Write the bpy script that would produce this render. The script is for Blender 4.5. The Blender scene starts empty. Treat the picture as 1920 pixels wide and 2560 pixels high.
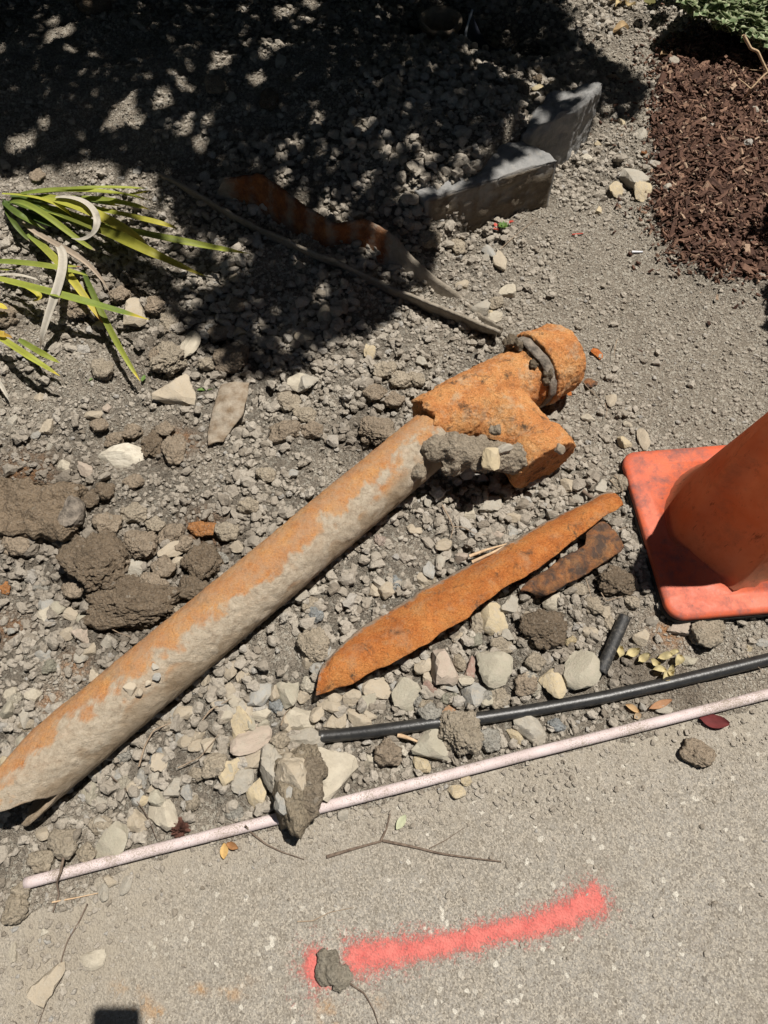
import bpy, bmesh, math, random
import numpy as np
from mathutils import Vector, Matrix

rng = np.random.default_rng(7)
random.seed(7)
scene = bpy.context.scene
col = scene.collection

# ---------------------------------------------------------------- camera
H = 1.25
PITCH = math.radians(62.0)
F = 1706.667                       # focal length in photo pixels (24 mm equivalent)
cp, sp = math.cos(PITCH), math.sin(PITCH)
cam_d = bpy.data.cameras.new('camera')
cam = bpy.data.objects.new('camera', cam_d)
col.objects.link(cam)
cam.location = (0, 0, H)
cam.rotation_euler = (math.pi / 2 - PITCH, 0, 0)
cam_d.sensor_fit = 'VERTICAL'
cam_d.sensor_height = 36.0
cam_d.sensor_width = 27.0
cam_d.lens = 24.0
cam_d.clip_start = 0.01
cam_d.clip_end = 500
scene.camera = cam

# ---------------------------------------------------------------- light
SUNX, SUNY = 0.285, 0.16          # horizontal run towards the sun per metre of height
to_sun = Vector((SUNX, SUNY, 1.0)).normalized()
sd = bpy.data.lights.new('sun', 'SUN')
sd.energy = 5.0
sd.angle = math.radians(0.53)
sd.color = (1.0, 0.95, 0.88)
sun = bpy.data.objects.new('sun', sd)
col.objects.link(sun)
sun.rotation_euler = to_sun.to_track_quat('Z', 'Y').to_euler()
sun.location = (2, 2, 8)

world = bpy.data.worlds.new('World')
scene.world = world
world.use_nodes = True
wn = world.node_tree.nodes
wl = world.node_tree.links
bg = wn['Background']
sky = wn.new('ShaderNodeTexSky')
sky.sky_type = 'NISHITA'
sky.sun_disc = False
sky.sun_elevation = math.asin(to_sun.z)
sky.sun_rotation = math.atan2(to_sun.x, to_sun.y)
wl.new(sky.outputs[0], bg.inputs[0])
bg.inputs[1].default_value = 0.05

scene.view_settings.view_transform = 'Standard'
scene.view_settings.look = 'None'
scene.view_settings.exposure = 0.36
scene.view_settings.gamma = 1.0
scene.view_settings.use_curve_mapping = False

# ---------------------------------------------------------------- helpers
def P(px, py, z=0.0):
    """point of the place seen at a photo pixel, at height z"""
    u = (px - 960.0) / F
    v = (py - 1280.0) / F
    t = (z - H) / (-sp - v * cp)
    return np.array([u * t, t * (cp - v * sp), z])

def proj(x, y, z):
    dz = z - H
    dep = y * cp - dz * sp
    upc = y * sp + dz * cp
    return 960 + F * x / dep, 1280 - F * upc / dep, dep

S = 1920 / 1659.0
def frame(x0, y0, s):
    return lambda x, y: (x0 + x / s, y0 + y / s)
FR = {
    'Q': frame(0, 0, 1 / S),
    'A': frame(500, 1500, 2.074), 'B': frame(1000, 1150, 2.765), 'C': frame(0, 1500, 2.765),
    'D': frame(0, 2000, 1.728), 'E': frame(1200, 1550, 2.304), 'F': frame(1150, 150, 3.318),
    'G': frame(0, 850, 2.074), 'L': frame(0, 400, 2.37), 'I': frame(900, 750, 2.37),
    'T': frame(960, 0, 1.728), 'U': frame(950, 0, 4.1475), 'K': frame(1220, 950, 2.37),
    'M': frame(400, 380, 1.843), 'S': frame(1560, 0, 4.608), 'N': frame(0, 0, 1.728),
    'R': frame(700, 2050, 1.843),
}
SCL = {'Q': 1 / S, 'A': 2.074, 'B': 2.765, 'C': 2.765, 'D': 1.728, 'E': 2.304, 'F': 3.318, 'G': 2.074,
       'L': 2.37, 'I': 2.37, 'T': 1.728, 'U': 4.1475, 'K': 2.37, 'M': 1.843, 'S': 4.608, 'N': 1.728, 'R': 1.843}

def _hash(ix, iy, iz, seed):
    h = (ix.astype(np.int64) * 374761393 + iy.astype(np.int64) * 668265263 + iz.astype(np.int64) * 2147483647 + seed * 974634777)
    h = (h ^ (h >> 13)) * 1274126177
    h = h ^ (h >> 16)
    return (h & 0xFFFF).astype(np.float64) / 32767.5 - 1.0

def vnoise(p, seed=0):
    p = np.asarray(p, float)
    i = np.floor(p).astype(np.int64)
    f = p - i
    f = f * f * f * (f * (f * 6 - 15) + 10)
    r = 0
    for dx in (0, 1):
        wx = f[:, 0] if dx else 1 - f[:, 0]
        for dy in (0, 1):
            wy = f[:, 1] if dy else 1 - f[:, 1]
            for dz in (0, 1):
                wz = f[:, 2] if dz else 1 - f[:, 2]
                r = r + wx * wy * wz * _hash(i[:, 0] + dx, i[:, 1] + dy, i[:, 2] + dz, seed)
    return r

def fbm(p, octs=4, seed=0, gain=0.5):
    a, r, q = 1.0, 0, np.asarray(p, float)
    for o in range(octs):
        r = r + a * vnoise(q, seed + o * 17)
        q = q * 2.03 + 3.7
        a *= gain
    return r

def sstep(x, a, b):
    t = np.clip((x - a) / (b - a), 0, 1)
    return t * t * (3 - 2 * t)

def mesh_np(name, verts, faces, mat=None, attrs=None, smooth=True):
    me = bpy.data.meshes.new(name)
    verts = np.asarray(verts, np.float32)
    faces = np.asarray(faces, np.int32)
    n, k = faces.shape
    me.vertices.add(len(verts))
    me.vertices.foreach_set('co', verts.ravel())
    me.loops.add(n * k)
    me.loops.foreach_set('vertex_index', faces.ravel())
    me.polygons.add(n)
    me.polygons.foreach_set('loop_start', np.arange(0, n * k, k, dtype=np.int32))
    me.polygons.foreach_set('loop_total', np.full(n, k, np.int32))
    me.polygons.foreach_set('use_smooth', np.full(n, smooth, bool))
    me.update(calc_edges=True)
    for an, av in (attrs or {}).items():
        av = np.asarray(av, np.float32)
        if av.ndim == 1:
            a = me.attributes.new(an, 'FLOAT', 'POINT')
            a.data.foreach_set('value', av)
        elif av.shape[1] == 2:
            a = me.attributes.new(an, 'FLOAT_VECTOR', 'POINT')
            a.data.foreach_set('vector', np.c_[av, np.zeros(len(av))].astype(np.float32).ravel())
        else:
            a = me.attributes.new(an, 'FLOAT_COLOR', 'POINT')
            a.data.foreach_set('color', np.c_[av[:, :3], np.ones(len(av))].astype(np.float32).ravel())
    if mat: me.materials.append(mat)
    return me

def link(name, me, label=None, cat=None, group=None, kind=None):
    o = bpy.data.objects.new(name, me)
    col.objects.link(o)
    tag(o, label, cat, group, kind)
    return o

def tag(o, label=None, cat=None, group=None, kind=None):
    if label: o['label'] = label
    if cat: o['category'] = cat
    if group: o['group'] = group
    if kind: o['kind'] = kind
    return o

def thing(name, loc, label, cat, group=None):
    o = bpy.data.objects.new(name, None)
    o.empty_display_size = 0.05
    col.objects.link(o)
    o.location = Vector([float(c) for c in loc])
    return tag(o, label, cat, group)

def part(name, me, root, label=None, kind=None):
    """a mesh in world coordinates that becomes a child of root"""
    o = bpy.data.objects.new(name, me)
    col.objects.link(o)
    o.parent = root
    o.matrix_parent_inverse = Matrix.Translation(root.location).inverted()
    if label: o['label'] = label
    if kind: o['kind'] = kind
    return o

def grid_faces(nu, nv, wrap=False):
    iu = np.arange(nu - 1)
    iv = np.arange(nv if wrap else nv - 1)
    a, b = np.meshgrid(iu, iv, indexing='ij')
    a, b = a.ravel(), b.ravel()
    b2 = (b + 1) % nv
    return np.c_[a * nv + b, (a + 1) * nv + b, (a + 1) * nv + b2, a * nv + b2]

def resample(pts, n):
    pts = np.asarray(pts, float)
    d = np.r_[0, np.cumsum(np.linalg.norm(np.diff(pts, axis=0), axis=1))]
    # catmull style smoothing through linear then moving average
    t = np.linspace(0, d[-1], n)
    out = np.c_[[np.interp(t, d, pts[:, k]) for k in range(pts.shape[1])]].T
    w = max(1, n // (len(pts) * 5))
    for _ in range(w):
        m = out.copy()
        m[1:-1] = (out[:-2] + 2 * out[1:-1] + out[2:]) / 4
        out = m
    return out

def tube(pts, r, nv=10, n=None, cap=True):
    """verts, faces(quads) of a tube along pts; r scalar or per-point"""
    pts = np.asarray(pts, float)
    if n: 
        rr = np.interp(np.linspace(0, 1, n), np.linspace(0, 1, len(pts)), np.broadcast_to(r, len(pts)))
        pts = resample(pts, n)
    else:
        rr = np.broadcast_to(np.asarray(r, float), len(pts))
    tan = np.gradient(pts, axis=0)
    tan /= np.linalg.norm(tan, axis=1)[:, None] + 1e-12
    up = np.array([0, 0, 1.0])
    if abs(tan[:, 2]).max() > 0.95: up = np.array([0.31, 0.95, 0.05])
    a = np.cross(tan, up); a /= np.linalg.norm(a, axis=1)[:, None]
    b = np.cross(a, tan)
    th = np.arange(nv) / nv * 2 * np.pi
    V = pts[:, None] + rr[:, None, None] * (np.cos(th)[None, :, None] * a[:, None] + np.sin(th)[None, :, None] * b[:, None])
    V = V.reshape(-1, 3)
    Fc = grid_faces(len(pts), nv, True)
    if cap:
        c0, c1 = len(V), len(V) + 1
        V = np.r_[V, [pts[0]], [pts[-1]]]
        k = np.arange(nv); k2 = (k + 1) % nv
        base = (len(pts) - 1) * nv
        Fc = np.r_[Fc, np.c_[k2, k, np.full(nv, c0), np.full(nv, c0)][:, [0, 1, 2, 2]], np.c_[base + k, base + k2, np.full(nv, c1), np.full(nv, c1)][:, [0, 1, 2, 2]]]
    return V, Fc

def fix_tri(me):
    """turn degenerate quads (from cone caps) into triangles"""
    bm = bmesh.new(); bm.from_mesh(me)
    bmesh.ops.dissolve_degenerate(bm, dist=1e-7, edges=bm.edges[:])
    bm.to_mesh(me); bm.free()
    return me

def tube_mesh(name, pts, r, mat, nv=10, n=None, cap=True):
    V, Fc = tube(pts, r, nv, n, cap)
    if not cap: return mesh_np(name, V, Fc, mat)
    q = Fc[Fc[:, 2] != Fc[:, 3]]; t = Fc[Fc[:, 2] == Fc[:, 3]][:, :3]
    T = np.r_[q[:, [0, 1, 2]], q[:, [0, 2, 3]], t]
    return mesh_np(name, V, T, mat)

def ico(level):
    bm = bmesh.new()
    bmesh.ops.create_icosphere(bm, subdivisions=level, radius=1)
    v = np.array([x.co[:] for x in bm.verts]); f = np.array([[y.index for y in x.verts] for x in bm.faces])
    bm.free()
    v /= np.linalg.norm(v, axis=1)[:, None]
    return v, f
ICO = {k: ico(k) for k in (1, 2, 3, 4, 5, 6)}

def rock_shape(level, seed, nplanes=11, rough=0.05, soft=0.0):
    """angular stone: a sphere cut by random planes"""
    r = np.random.default_rng(seed)
    d, f = ICO[level]
    n = r.normal(size=(nplanes, 3)); n /= np.linalg.norm(n, axis=1)[:, None]
    dist = r.uniform(0.42, 1.0, nplanes)
    c = d @ n.T
    c = np.where(c > 0.05, dist[None] / np.maximum(c, 0.05), 9)
    if soft > 0:
        rad = -soft * np.log(np.sum(np.exp(-np.minimum(c, 3) / soft), axis=1) + np.exp(-1.15 / soft))
    else:
        rad = np.minimum(c.min(axis=1), 1.25)
    rad = rad * (1 + rough * fbm(d * 2.6, 4, seed, 0.55))
    v = d * rad[:, None]
    v -= (v.max(0) + v.min(0)) / 2
    v /= np.abs(v).max(0)
    return v, f

def clod_shape(level, seed, rough=0.30):
    d, f = ICO[level]
    rad = 1 + 0.35 * vnoise(d * 1.5 + seed, seed) + rough * (0.30 * vnoise(d * 3.6, seed + 5) - 0.42 * np.abs(vnoise(d * 6.5, seed + 9)) + 0.30 * (0.5 - np.abs(vnoise(d * 13, seed + 3))) + 0.16 * vnoise(d * 27, seed + 4))
    v = d * rad[:, None]
    v -= (v.max(0) + v.min(0)) / 2
    v /= np.abs(v).max(0)
    return v, f

# ---------------------------------------------------------------- materials
class NT:
    def __init__(s, name):
        s.m = bpy.data.materials.new(name); s.m.use_nodes = True
        s.t = s.m.node_tree; s.n = s.t.nodes; s.l = s.t.links
        s.b = s.n['Principled BSDF']; s.out = s.n['Material Output']
        s.b.inputs['Specular IOR Level'].default_value = 0.25
    def new(s, ty, **kw):
        n = s.n.new(ty)
        for k, v in kw.items(): setattr(n, k, v)
        return n
    def obj(s): return s.new('ShaderNodeTexCoord').outputs['Object']
    def pos(s): return s.new('ShaderNodeNewGeometry').outputs['Position']
    def attr(s, name, what='Fac'): 
        a = s.new('ShaderNodeAttribute'); a.attribute_name = name
        return a.outputs[what]
    def noise(s, vec, scale, detail=6, rough=0.6, dist=0.0):
        n = s.new('ShaderNodeTexNoise'); n.inputs['Scale'].default_value = scale
        n.inputs['Detail'].default_value = detail; n.inputs['Roughness'].default_value = rough
        n.inputs['Distortion'].default_value = dist
        s.l.new(vec, n.inputs['Vector']); return n.outputs['Fac']
    def voro(s, vec, scale, out='Distance', feature='F1'):
        n = s.new('ShaderNodeTexVoronoi'); n.feature = feature
        n.inputs['Scale'].default_value = scale
        s.l.new(vec, n.inputs['Vector']); return n.outputs[out]
    def ramp(s, fac, stops):
        n = s.new('ShaderNodeValToRGB'); e = n.color_ramp.elements
        while len(e) < len(stops): e.new(0.5)
        for k, (p, c) in enumerate(stops):
            e[k].position = p
            e[k].color = (c, c, c, 1) if not hasattr(c, '__len__') else (*c, 1)
        s.l.new(fac, n.inputs[0]); return n.outputs[0]
    def mix(s, fac, a, b, mode='MIX'):
        n = s.new('ShaderNodeMix', data_type='RGBA', blend_type=mode)
        for i, x in ((0, fac), (6, a), (7, b)):
            if isinstance(x, (int, float)): n.inputs[i].default_value = x
            elif isinstance(x, tuple): n.inputs[i].default_value = (*x, 1)
            else: s.l.new(x, n.inputs[i])
        return n.outputs[2]
    def math(s, op, a, b=0.0):
        n = s.new('ShaderNodeMath', operation=op)
        for i, x in ((0, a), (1, b)):
            if isinstance(x, (int, float)): n.inputs[i].default_value = x
            else: s.l.new(x, n.inputs[i])
        return n.outputs[0]
    def bump(s, h, dist, strength=1.0, prev=None):
        n = s.new('ShaderNodeBump'); n.inputs['Distance'].default_value = dist
        n.inputs['Strength'].default_value = strength
        s.l.new(h, n.inputs['Height'])
        if prev is not None: s.l.new(prev, n.inputs['Normal'])
        return n.outputs[0]
    def done(s, color, rough=0.9, normal=None):
        if isinstance(color, tuple): s.b.inputs['Base Color'].default_value = (*color, 1)
        else: s.l.new(color, s.b.inputs['Base Color'])
        if isinstance(rough, (int, float)): s.b.inputs['Roughness'].default_value = rough
        else: s.l.new(rough, s.b.inputs['Roughness'])
        if normal is not None: s.l.new(normal, s.b.inputs['Normal'])
        return s.m

def mat_soil():
    t = NT('dry_soil'); p = t.pos()
    big = t.noise(p, 7, 5, 0.6); mid = t.noise(p, 55, 5, 0.7); fine = t.noise(p, 420, 3, 0.7)
    c = t.ramp(big, [(0.25, (0.275, 0.235, 0.185)), (0.55, (0.35, 0.307, 0.248)), (0.8, (0.41, 0.364, 0.296))])
    c = t.mix(t.ramp(mid, [(0.3, 0.0), (0.7, 0.55)]), c, (0.22, 0.19, 0.15))
    c = t.mix(t.ramp(fine, [(0.35, 0.7), (0.75, 0.0)]), c, (0.17, 0.145, 0.115))
    c = t.mix(t.ramp(t.voro(p, 210, 'Color'), [(0.62, 0.0), (0.72, 0.55)]), c, (0.47, 0.44, 0.37))
    c = t.mix(t.math('MULTIPLY', t.attr('damp'), 0.85), c, (0.125, 0.100, 0.075))
    c = t.mix(t.math('MULTIPLY', t.attr('rust'), t.ramp(mid, [(0.35, 0.1), (0.6, 0.9)])), c, (0.34, 0.16, 0.06))
    c = t.mix(t.ramp(t.math('ADD', t.attr('mulch'), t.math('MULTIPLY', t.math('SUBTRACT', mid, 0.5), 1.2)), [(0.35, 0.0), (0.7, 0.95)]), c, (0.075, 0.042, 0.030))
    c = t.mix(1.0, c, t.ramp(t.attr('path'), [(0.0, 0.72), (0.8, 1.06)]), 'MULTIPLY')  # crevice shade painted in: soil between grains darker, bare path and fine patches lighter
    n1 = t.bump(t.voro(p, 130), 0.007, 1.0)
    n1 = t.bump(t.voro(p, 300), 0.004, 1.0, n1)
    n2 = t.bump(fine, 0.0035, 0.9, n1)
    return t.done(c, 0.95, n2)

def mat_gravel():
    t = NT('gravel_grains'); p = t.pos()
    c = t.ramp(t.attr('tint'), [(0.0, (0.225, 0.188, 0.145)), (0.2, (0.355, 0.311, 0.253)), (0.5, (0.435, 0.388, 0.322)), (0.8, (0.51, 0.459, 0.386)), (0.92, (0.42, 0.405, 0.375)), (1.0, (0.70, 0.625, 0.50))])
    c = t.mix(t.ramp(t.noise(p, 300, 4, 0.7), [(0.3, 0.55), (0.65, 0.0)]), c, (0.20, 0.175, 0.14))
    c = t.mix(t.math('MULTIPLY', t.attr('damp'), 0.8), c, (0.13, 0.105, 0.08))
    n = t.bump(t.noise(p, 330, 4, 0.75), 0.005, 0.9)
    return t.done(c, 0.95, n)

def mat_stone():
    t = NT('crushed_stone'); o = t.obj()
    oc = t.new('ShaderNodeObjectInfo')
    ov = t.new('ShaderNodeVectorMath', operation='ADD')
    t.l.new(o, ov.inputs[0]); 
    sc = t.new('ShaderNodeVectorMath', operation='SCALE'); t.l.new(oc.outputs['Location'], sc.inputs[0]); sc.inputs['Scale'].default_value = 37.0
    t.l.new(sc.outputs[0], ov.inputs[1]); v = ov.outputs[0]
    c = t.mix(0.30, oc.outputs['Color'], (0.44, 0.38, 0.295))
    c = t.mix(t.ramp(t.noise(v, 1.3, 5, 0.65), [(0.35, 0.0), (0.75, 0.55)]), c, t.mix(1.0, c, (0.62, 0.58, 0.52), 'MULTIPLY'))
    c = t.mix(t.ramp(t.noise(v, 2.6, 6, 0.7), [(0.48, 0.0), (0.62, 0.6)]), c, (0.40, 0.355, 0.285))
    c = t.mix(t.ramp(t.noise(v, 9, 4, 0.7), [(0.58, 0.0), (0.75, 0.5)]), c, (0.16, 0.14, 0.115))
    n = t.bump(t.noise(v, 2.2, 9, 0.68), 0.0035, 1.0)
    n = t.bump(t.noise(v, 14, 4, 0.7), 0.0009, 0.9, n)
    return t.done(c, 0.9, n)

def mat_clod():
    t = NT('crumbly_soil'); o = t.obj(); p = t.pos()
    oc = t.new('ShaderNodeObjectInfo')
    c = oc.outputs['Color']
    c = t.mix(t.ramp(t.noise(p, 60, 6, 0.7), [(0.35, 0.6), (0.65, 0.0)]), c, t.mix(1.0, c, (0.55, 0.52, 0.48), 'MULTIPLY'))
    c = t.mix(t.ramp(t.noise(p, 260, 4, 0.7), [(0.52, 0.0), (0.72, 0.6)]), c, (0.30, 0.265, 0.215))
    c = t.mix(t.ramp(t.voro(p, 140, 'Color'), [(0.88, 0.0), (0.92, 0.5)]), c, (0.36, 0.32, 0.26))
    n = t.bump(t.voro(p, 170), 0.006, 0.9)
    n = t.bump(t.noise(p, 420, 4, 0.75), 0.004, 0.9, n)
    return t.done(c, 0.97, n)

def rust_nodes(t, v, k=1.0):
    a = t.noise(v, 20 * k, 7, 0.7); b = t.noise(v, 70 * k, 5, 0.7); f = t.noise(v, 300 * k, 5, 0.85)
    c = t.ramp(a, [(0.28, (0.40, 0.135, 0.038)), (0.45, (0.62, 0.225, 0.060)), (0.6, (0.70, 0.31, 0.095)), (0.78, (0.70, 0.42, 0.20))])
    c = t.mix(t.ramp(b, [(0.55, 0.0), (0.75, 0.65)]), c, (0.55, 0.37, 0.20))
    c = t.mix(t.ramp(f, [(0.36, 0.75), (0.50, 0.0)]), c, (0.22, 0.085, 0.032))
    c = t.mix(t.ramp(f, [(0.55, 0.0), (0.68, 0.5)]), c, (0.74, 0.48, 0.24))
    return c, a, b, f

def mat_barrel():
    t = NT('dusty_rusty_iron'); p = t.pos()
    c, a, b, f = rust_nodes(t, p)
    c = t.mix(1.0, c, (0.86, 0.95, 1.0), 'MULTIPLY')
    c = t.mix(t.ramp(t.noise(p, 75, 5, 0.75), [(0.62, 0.0), (0.72, 0.7)]), c, (0.20, 0.09, 0.045))
    c = t.mix(t.ramp(t.noise(p, 38, 6, 0.75), [(0.36, 0.10), (0.64, 0.75)]), c, (0.44, 0.30, 0.19))
    c = t.mix(t.ramp(t.noise(p, 21, 7, 0.75), [(0.54, 0.0), (0.70, 0.6)]), c, (0.24, 0.165, 0.105))
    fl = t.ramp(t.noise(p, 26, 6, 0.7), [(0.3, (0.22, 0.155, 0.092)), (0.5, (0.37, 0.29, 0.20)), (0.7, (0.46, 0.375, 0.275))])
    cr = t.ramp(t.noise(p, 90, 7, 0.75), [(0.3, (0.30, 0.235, 0.165)), (0.5, (0.45, 0.375, 0.28)), (0.65, (0.53, 0.45, 0.345))])
    c = t.mix(t.attr('flank'), c, fl)
    cm = t.ramp(t.math('ADD', t.attr('crust'), t.math('MULTIPLY', t.math('SUBTRACT', b, 0.5), 0.9)), [(0.22, 0.0), (0.78, 1.0)])
    cm = t.math('MULTIPLY', cm, t.ramp(t.noise(p, 16, 5, 0.7), [(0.30, 0.80), (0.5, 1.0)]))
    c = t.mix(cm, c, cr)
    c = t.mix(t.ramp(t.noise(p, 46, 3, 0.6), [(0.70, 0.0), (0.76, 0.6)]), c, (0.17, 0.12, 0.08))
    n = t.bump(f, 0.004, 0.9)
    n = t.bump(t.noise(p, 130, 6, 0.7), 0.004, 0.8, n)
    return t.done(c, 0.93, n)

def mat_rust(name, dust=0.35, dark=0.3, dustcol=(0.42, 0.37, 0.30), tone=(1, 1, 1)):
    t = NT(name); p = t.pos()
    c, a, b, f = rust_nodes(t, p)
    c = t.mix(1.0, c, tone, 'MULTIPLY')
    m = t.noise(p, 24, 7, 0.72)
    c = t.mix(t.ramp(m, [(0.53, 0.0), (0.68, dust)]), c, dustcol)
    e = t.math('ADD', t.attr('edge'), t.math('MULTIPLY', t.math('SUBTRACT', b, 0.5), 1.2))
    c = t.mix(t.ramp(e, [(0.45, 0.0), (0.75, 0.85)]), c, (0.40, 0.35, 0.275))
    d = t.noise(p, 33, 6, 0.75, 0.4)
    c = t.mix(t.ramp(d, [(0.60 - 0.1 * dark, 0.0), (0.68, min(1, dark * 2.2))]), c, (0.10, 0.07, 0.045))
    n = t.bump(f, 0.005, 1.0)
    n = t.bump(t.noise(p, 110, 6, 0.75), 0.006, 0.9, n)
    n = t.bump(d, 0.008, 0.5, n)
    return t.done(c, 0.92, n)

def mat_plain(name, c1, c2, scale=40, rough=0.7, bump=0.0006, spec=0.25, coords='pos', lo=0.35, hi=0.65):
    t = NT(name); p = t.pos() if coords == 'pos' else t.obj()
    n0 = t.noise(p, scale, 6, 0.65)
    c = t.ramp(n0, [(lo, c1), (hi, c2)])
    t.b.inputs['Specular IOR Level'].default_value = spec
    return t.done(c, rough, t.bump(t.noise(p, scale * 4, 4, 0.7), bump, 0.8))

def mat_concrete():
    t = NT('sidewalk_concrete'); p = t.pos()
    big = t.noise(p, 3.2, 6, 0.6); mid = t.noise(p, 30, 6, 0.7)
    c = t.ramp(big, [(0.3, (0.275, 0.252, 0.215)), (0.5, (0.328, 0.305, 0.268)), (0.7, (0.35, 0.331, 0.30))])
    c = t.mix(t.ramp(mid, [(0.35, 0.6), (0.6, 0.0)]), c, (0.25, 0.215, 0.165))
    g = t.voro(p, 400, 'Color')
    c = t.mix(t.ramp(g, [(0.56, 0.0), (0.70, 0.65)]), c, (0.54, 0.485, 0.40))
    c = t.mix(t.ramp(g, [(0.18, 0.65), (0.34, 0.0)]), c, (0.14, 0.118, 0.09))
    g2 = t.voro(p, 150, 'Color')
    c = t.mix(t.ramp(g2, [(0.88, 0.0), (0.91, 0.85)]), c, (0.70, 0.66, 0.57))
    c = t.mix(t.ramp(g2, [(0.04, 0.6), (0.09, 0.0)]), c, (0.13, 0.115, 0.10))
    fine = t.noise(p, 700, 3, 0.8)
    c = t.mix(t.ramp(fine, [(0.35, 0.55), (0.6, 0.0)]), c, (0.16, 0.14, 0.11))
    # spilled soil dust near the edge and at the near left corner
    c = t.mix(t.math('MULTIPLY', t.attr('dust'), t.ramp(t.noise(p, 18, 6, 0.7), [(0.3, 0.2), (0.6, 1.0)])), c, (0.33, 0.29, 0.23))
    # small rust coloured stains
    c = t.mix(t.math('MULTIPLY', t.attr('stain'), t.ramp(mid, [(0.46, 0.0), (0.58, 0.7)])), c, (0.42, 0.22, 0.07))
    c = t.mix(t.ramp(t.noise(p, 11, 5, 0.7), [(0.66, 0.0), (0.74, 0.45)]), c, (0.17, 0.15, 0.13))
    c = t.mix(t.ramp(t.noise(p, 5, 6, 0.7, 0.8), [(0.55, 0.0), (0.72, 0.35)]), c, (0.21, 0.18, 0.145))
    n = t.bump(t.voro(p, 330), 0.0022, 0.8)
    n = t.bump(fine, 0.0018, 0.8, n)
    n = t.bump(mid, 0.004, 0.5, n)
    return t.done(c, 0.93, n)

def mat_cone(name, c1, c2, dirt, dirt_amt, transl=0.0, edge=(0.52, 0.66)):
    t = NT(name); p = t.pos()
    c = t.ramp(t.noise(p, 9, 5, 0.6), [(0.35, c1), (0.65, c2)])
    m = t.noise(p, 17, 7, 0.75, 0.12)
    c = t.mix(t.ramp(m, [(edge[0], 0.0), (edge[1], dirt_amt)]), c, dirt)
    sc = t.new('ShaderNodeMapping'); sc.inputs['Scale'].default_value = (1, 1, 0.22); t.l.new(p, sc.inputs[0])
    st = t.noise(sc.outputs[0], 75, 6, 0.75, 0.2)
    c = t.mix(t.ramp(st, [(0.60, 0.0), (0.68, 0.7)]), c, (0.13, 0.055, 0.04))
    c = t.mix(t.ramp(t.noise(p, 44, 6, 0.78, 0.1), [(0.57, 0.0), (0.70, 0.5)]), c, (0.24, 0.10, 0.075))
    c = t.mix(t.ramp(t.noise(p, 300, 3, 0.8), [(0.60, 0.0), (0.8, 0.5)]), c, (0.62, 0.36, 0.24))
    t.b.inputs['Specular IOR Level'].default_value = 0.3
    r = t.ramp(m, [(0.4, 0.48), (0.65, 0.7)])
    mt = t.done(c, r, t.bump(t.noise(p, 60, 5, 0.6), 0.0012, 0.5))
    if transl:
        tr = t.new('ShaderNodeBsdfTranslucent'); t.l.new(c, tr.inputs[0])
        ms = t.new('ShaderNodeMixShader'); ms.inputs[0].default_value = transl
        t.l.new(t.b.outputs[0], ms.inputs[1]); t.l.new(tr.outputs[0], ms.inputs[2]); t.l.new(ms.outputs[0], t.out.inputs[0])
    return mt

def mat_leafcol(name, rough=0.5, transl=0.3):
    t = NT(name); p = t.pos()
    c = t.attr('Col', 'Color')
    c = t.mix(t.ramp(t.noise(p, 130, 5, 0.7), [(0.4, 0.0), (0.75, 0.35)]), c, t.mix(1.0, c, (0.6, 0.55, 0.4), 'MULTIPLY'))
    t.b.inputs['Specular IOR Level'].default_value = 0.4
    t.done(c, rough, t.bump(t.noise(p, 260, 3, 0.6), 0.0008, 0.5))
    tr = t.new('ShaderNodeBsdfTranslucent'); t.l.new(c, tr.inputs[0])
    ms = t.new('ShaderNodeMixShader'); ms.inputs[0].default_value = transl
    t.l.new(t.b.outputs[0], ms.inputs[1]); t.l.new(tr.outputs[0], ms.inputs[2]); t.l.new(ms.outputs[0], t.out.inputs[0])
    return t.m

def mat_paint():
    t = NT('spray_paint'); uv = t.attr('ruv', 'Vector'); p = t.pos()
    sx = t.new('ShaderNodeSeparateXYZ'); t.l.new(uv, sx.inputs[0])
    core = sx.outputs['Y']                                    # 1 in the middle of the stroke, 0 outside
    g = t.noise(p, 420, 4, 0.8); m = t.noise(p, 38, 6, 0.7); gg = t.voro(p, 330, 'Color')
    a = t.math('ADD', core, t.math('MULTIPLY', t.math('SUBTRACT', g, 0.5), 1.3))
    a = t.math('ADD', a, t.math('MULTIPLY', t.math('SUBTRACT', m, 0.5), 1.2))
    a = t.math('ADD', a, t.math('MULTIPLY', t.math('SUBTRACT', gg, 0.5), 0.6))
    al = t.ramp(a, [(0.28, 0.0), (1.35, 0.84)])
    c = t.ramp(m, [(0.35, (0.56, 0.12, 0.105)), (0.65, (0.66, 0.19, 0.16))])
    t.done(c, 0.85, t.bump(t.voro(p, 330), 0.0020, 0.8))
    tr = t.new('ShaderNodeBsdfTransparent')
    ms = t.new('ShaderNodeMixShader'); t.l.new(al, ms.inputs[0])
    t.l.new(tr.outputs[0], ms.inputs[1]); t.l.new(t.b.outputs[0], ms.inputs[2]); t.l.new(ms.outputs[0], t.out.inputs[0])
    return t.m

def mat_mulch():
    t = NT('bark_chips'); p = t.pos()
    c = t.ramp(t.attr('tint'), [(0.0, (0.058, 0.031, 0.022)), (0.35, (0.120, 0.064, 0.044)), (0.72, (0.19, 0.106, 0.072)), (0.90, (0.30, 0.18, 0.12)), (1.0, (0.50, 0.37, 0.26))])
    c = t.mix(t.ramp(t.noise(p, 300, 5, 0.7), [(0.4, 0.5), (0.65, 0.0)]), c, (0.045, 0.02, 0.014))
    return t.done(c, 0.85, t.bump(t.noise(p, 350, 4, 0.7), 0.002, 0.8))

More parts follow.
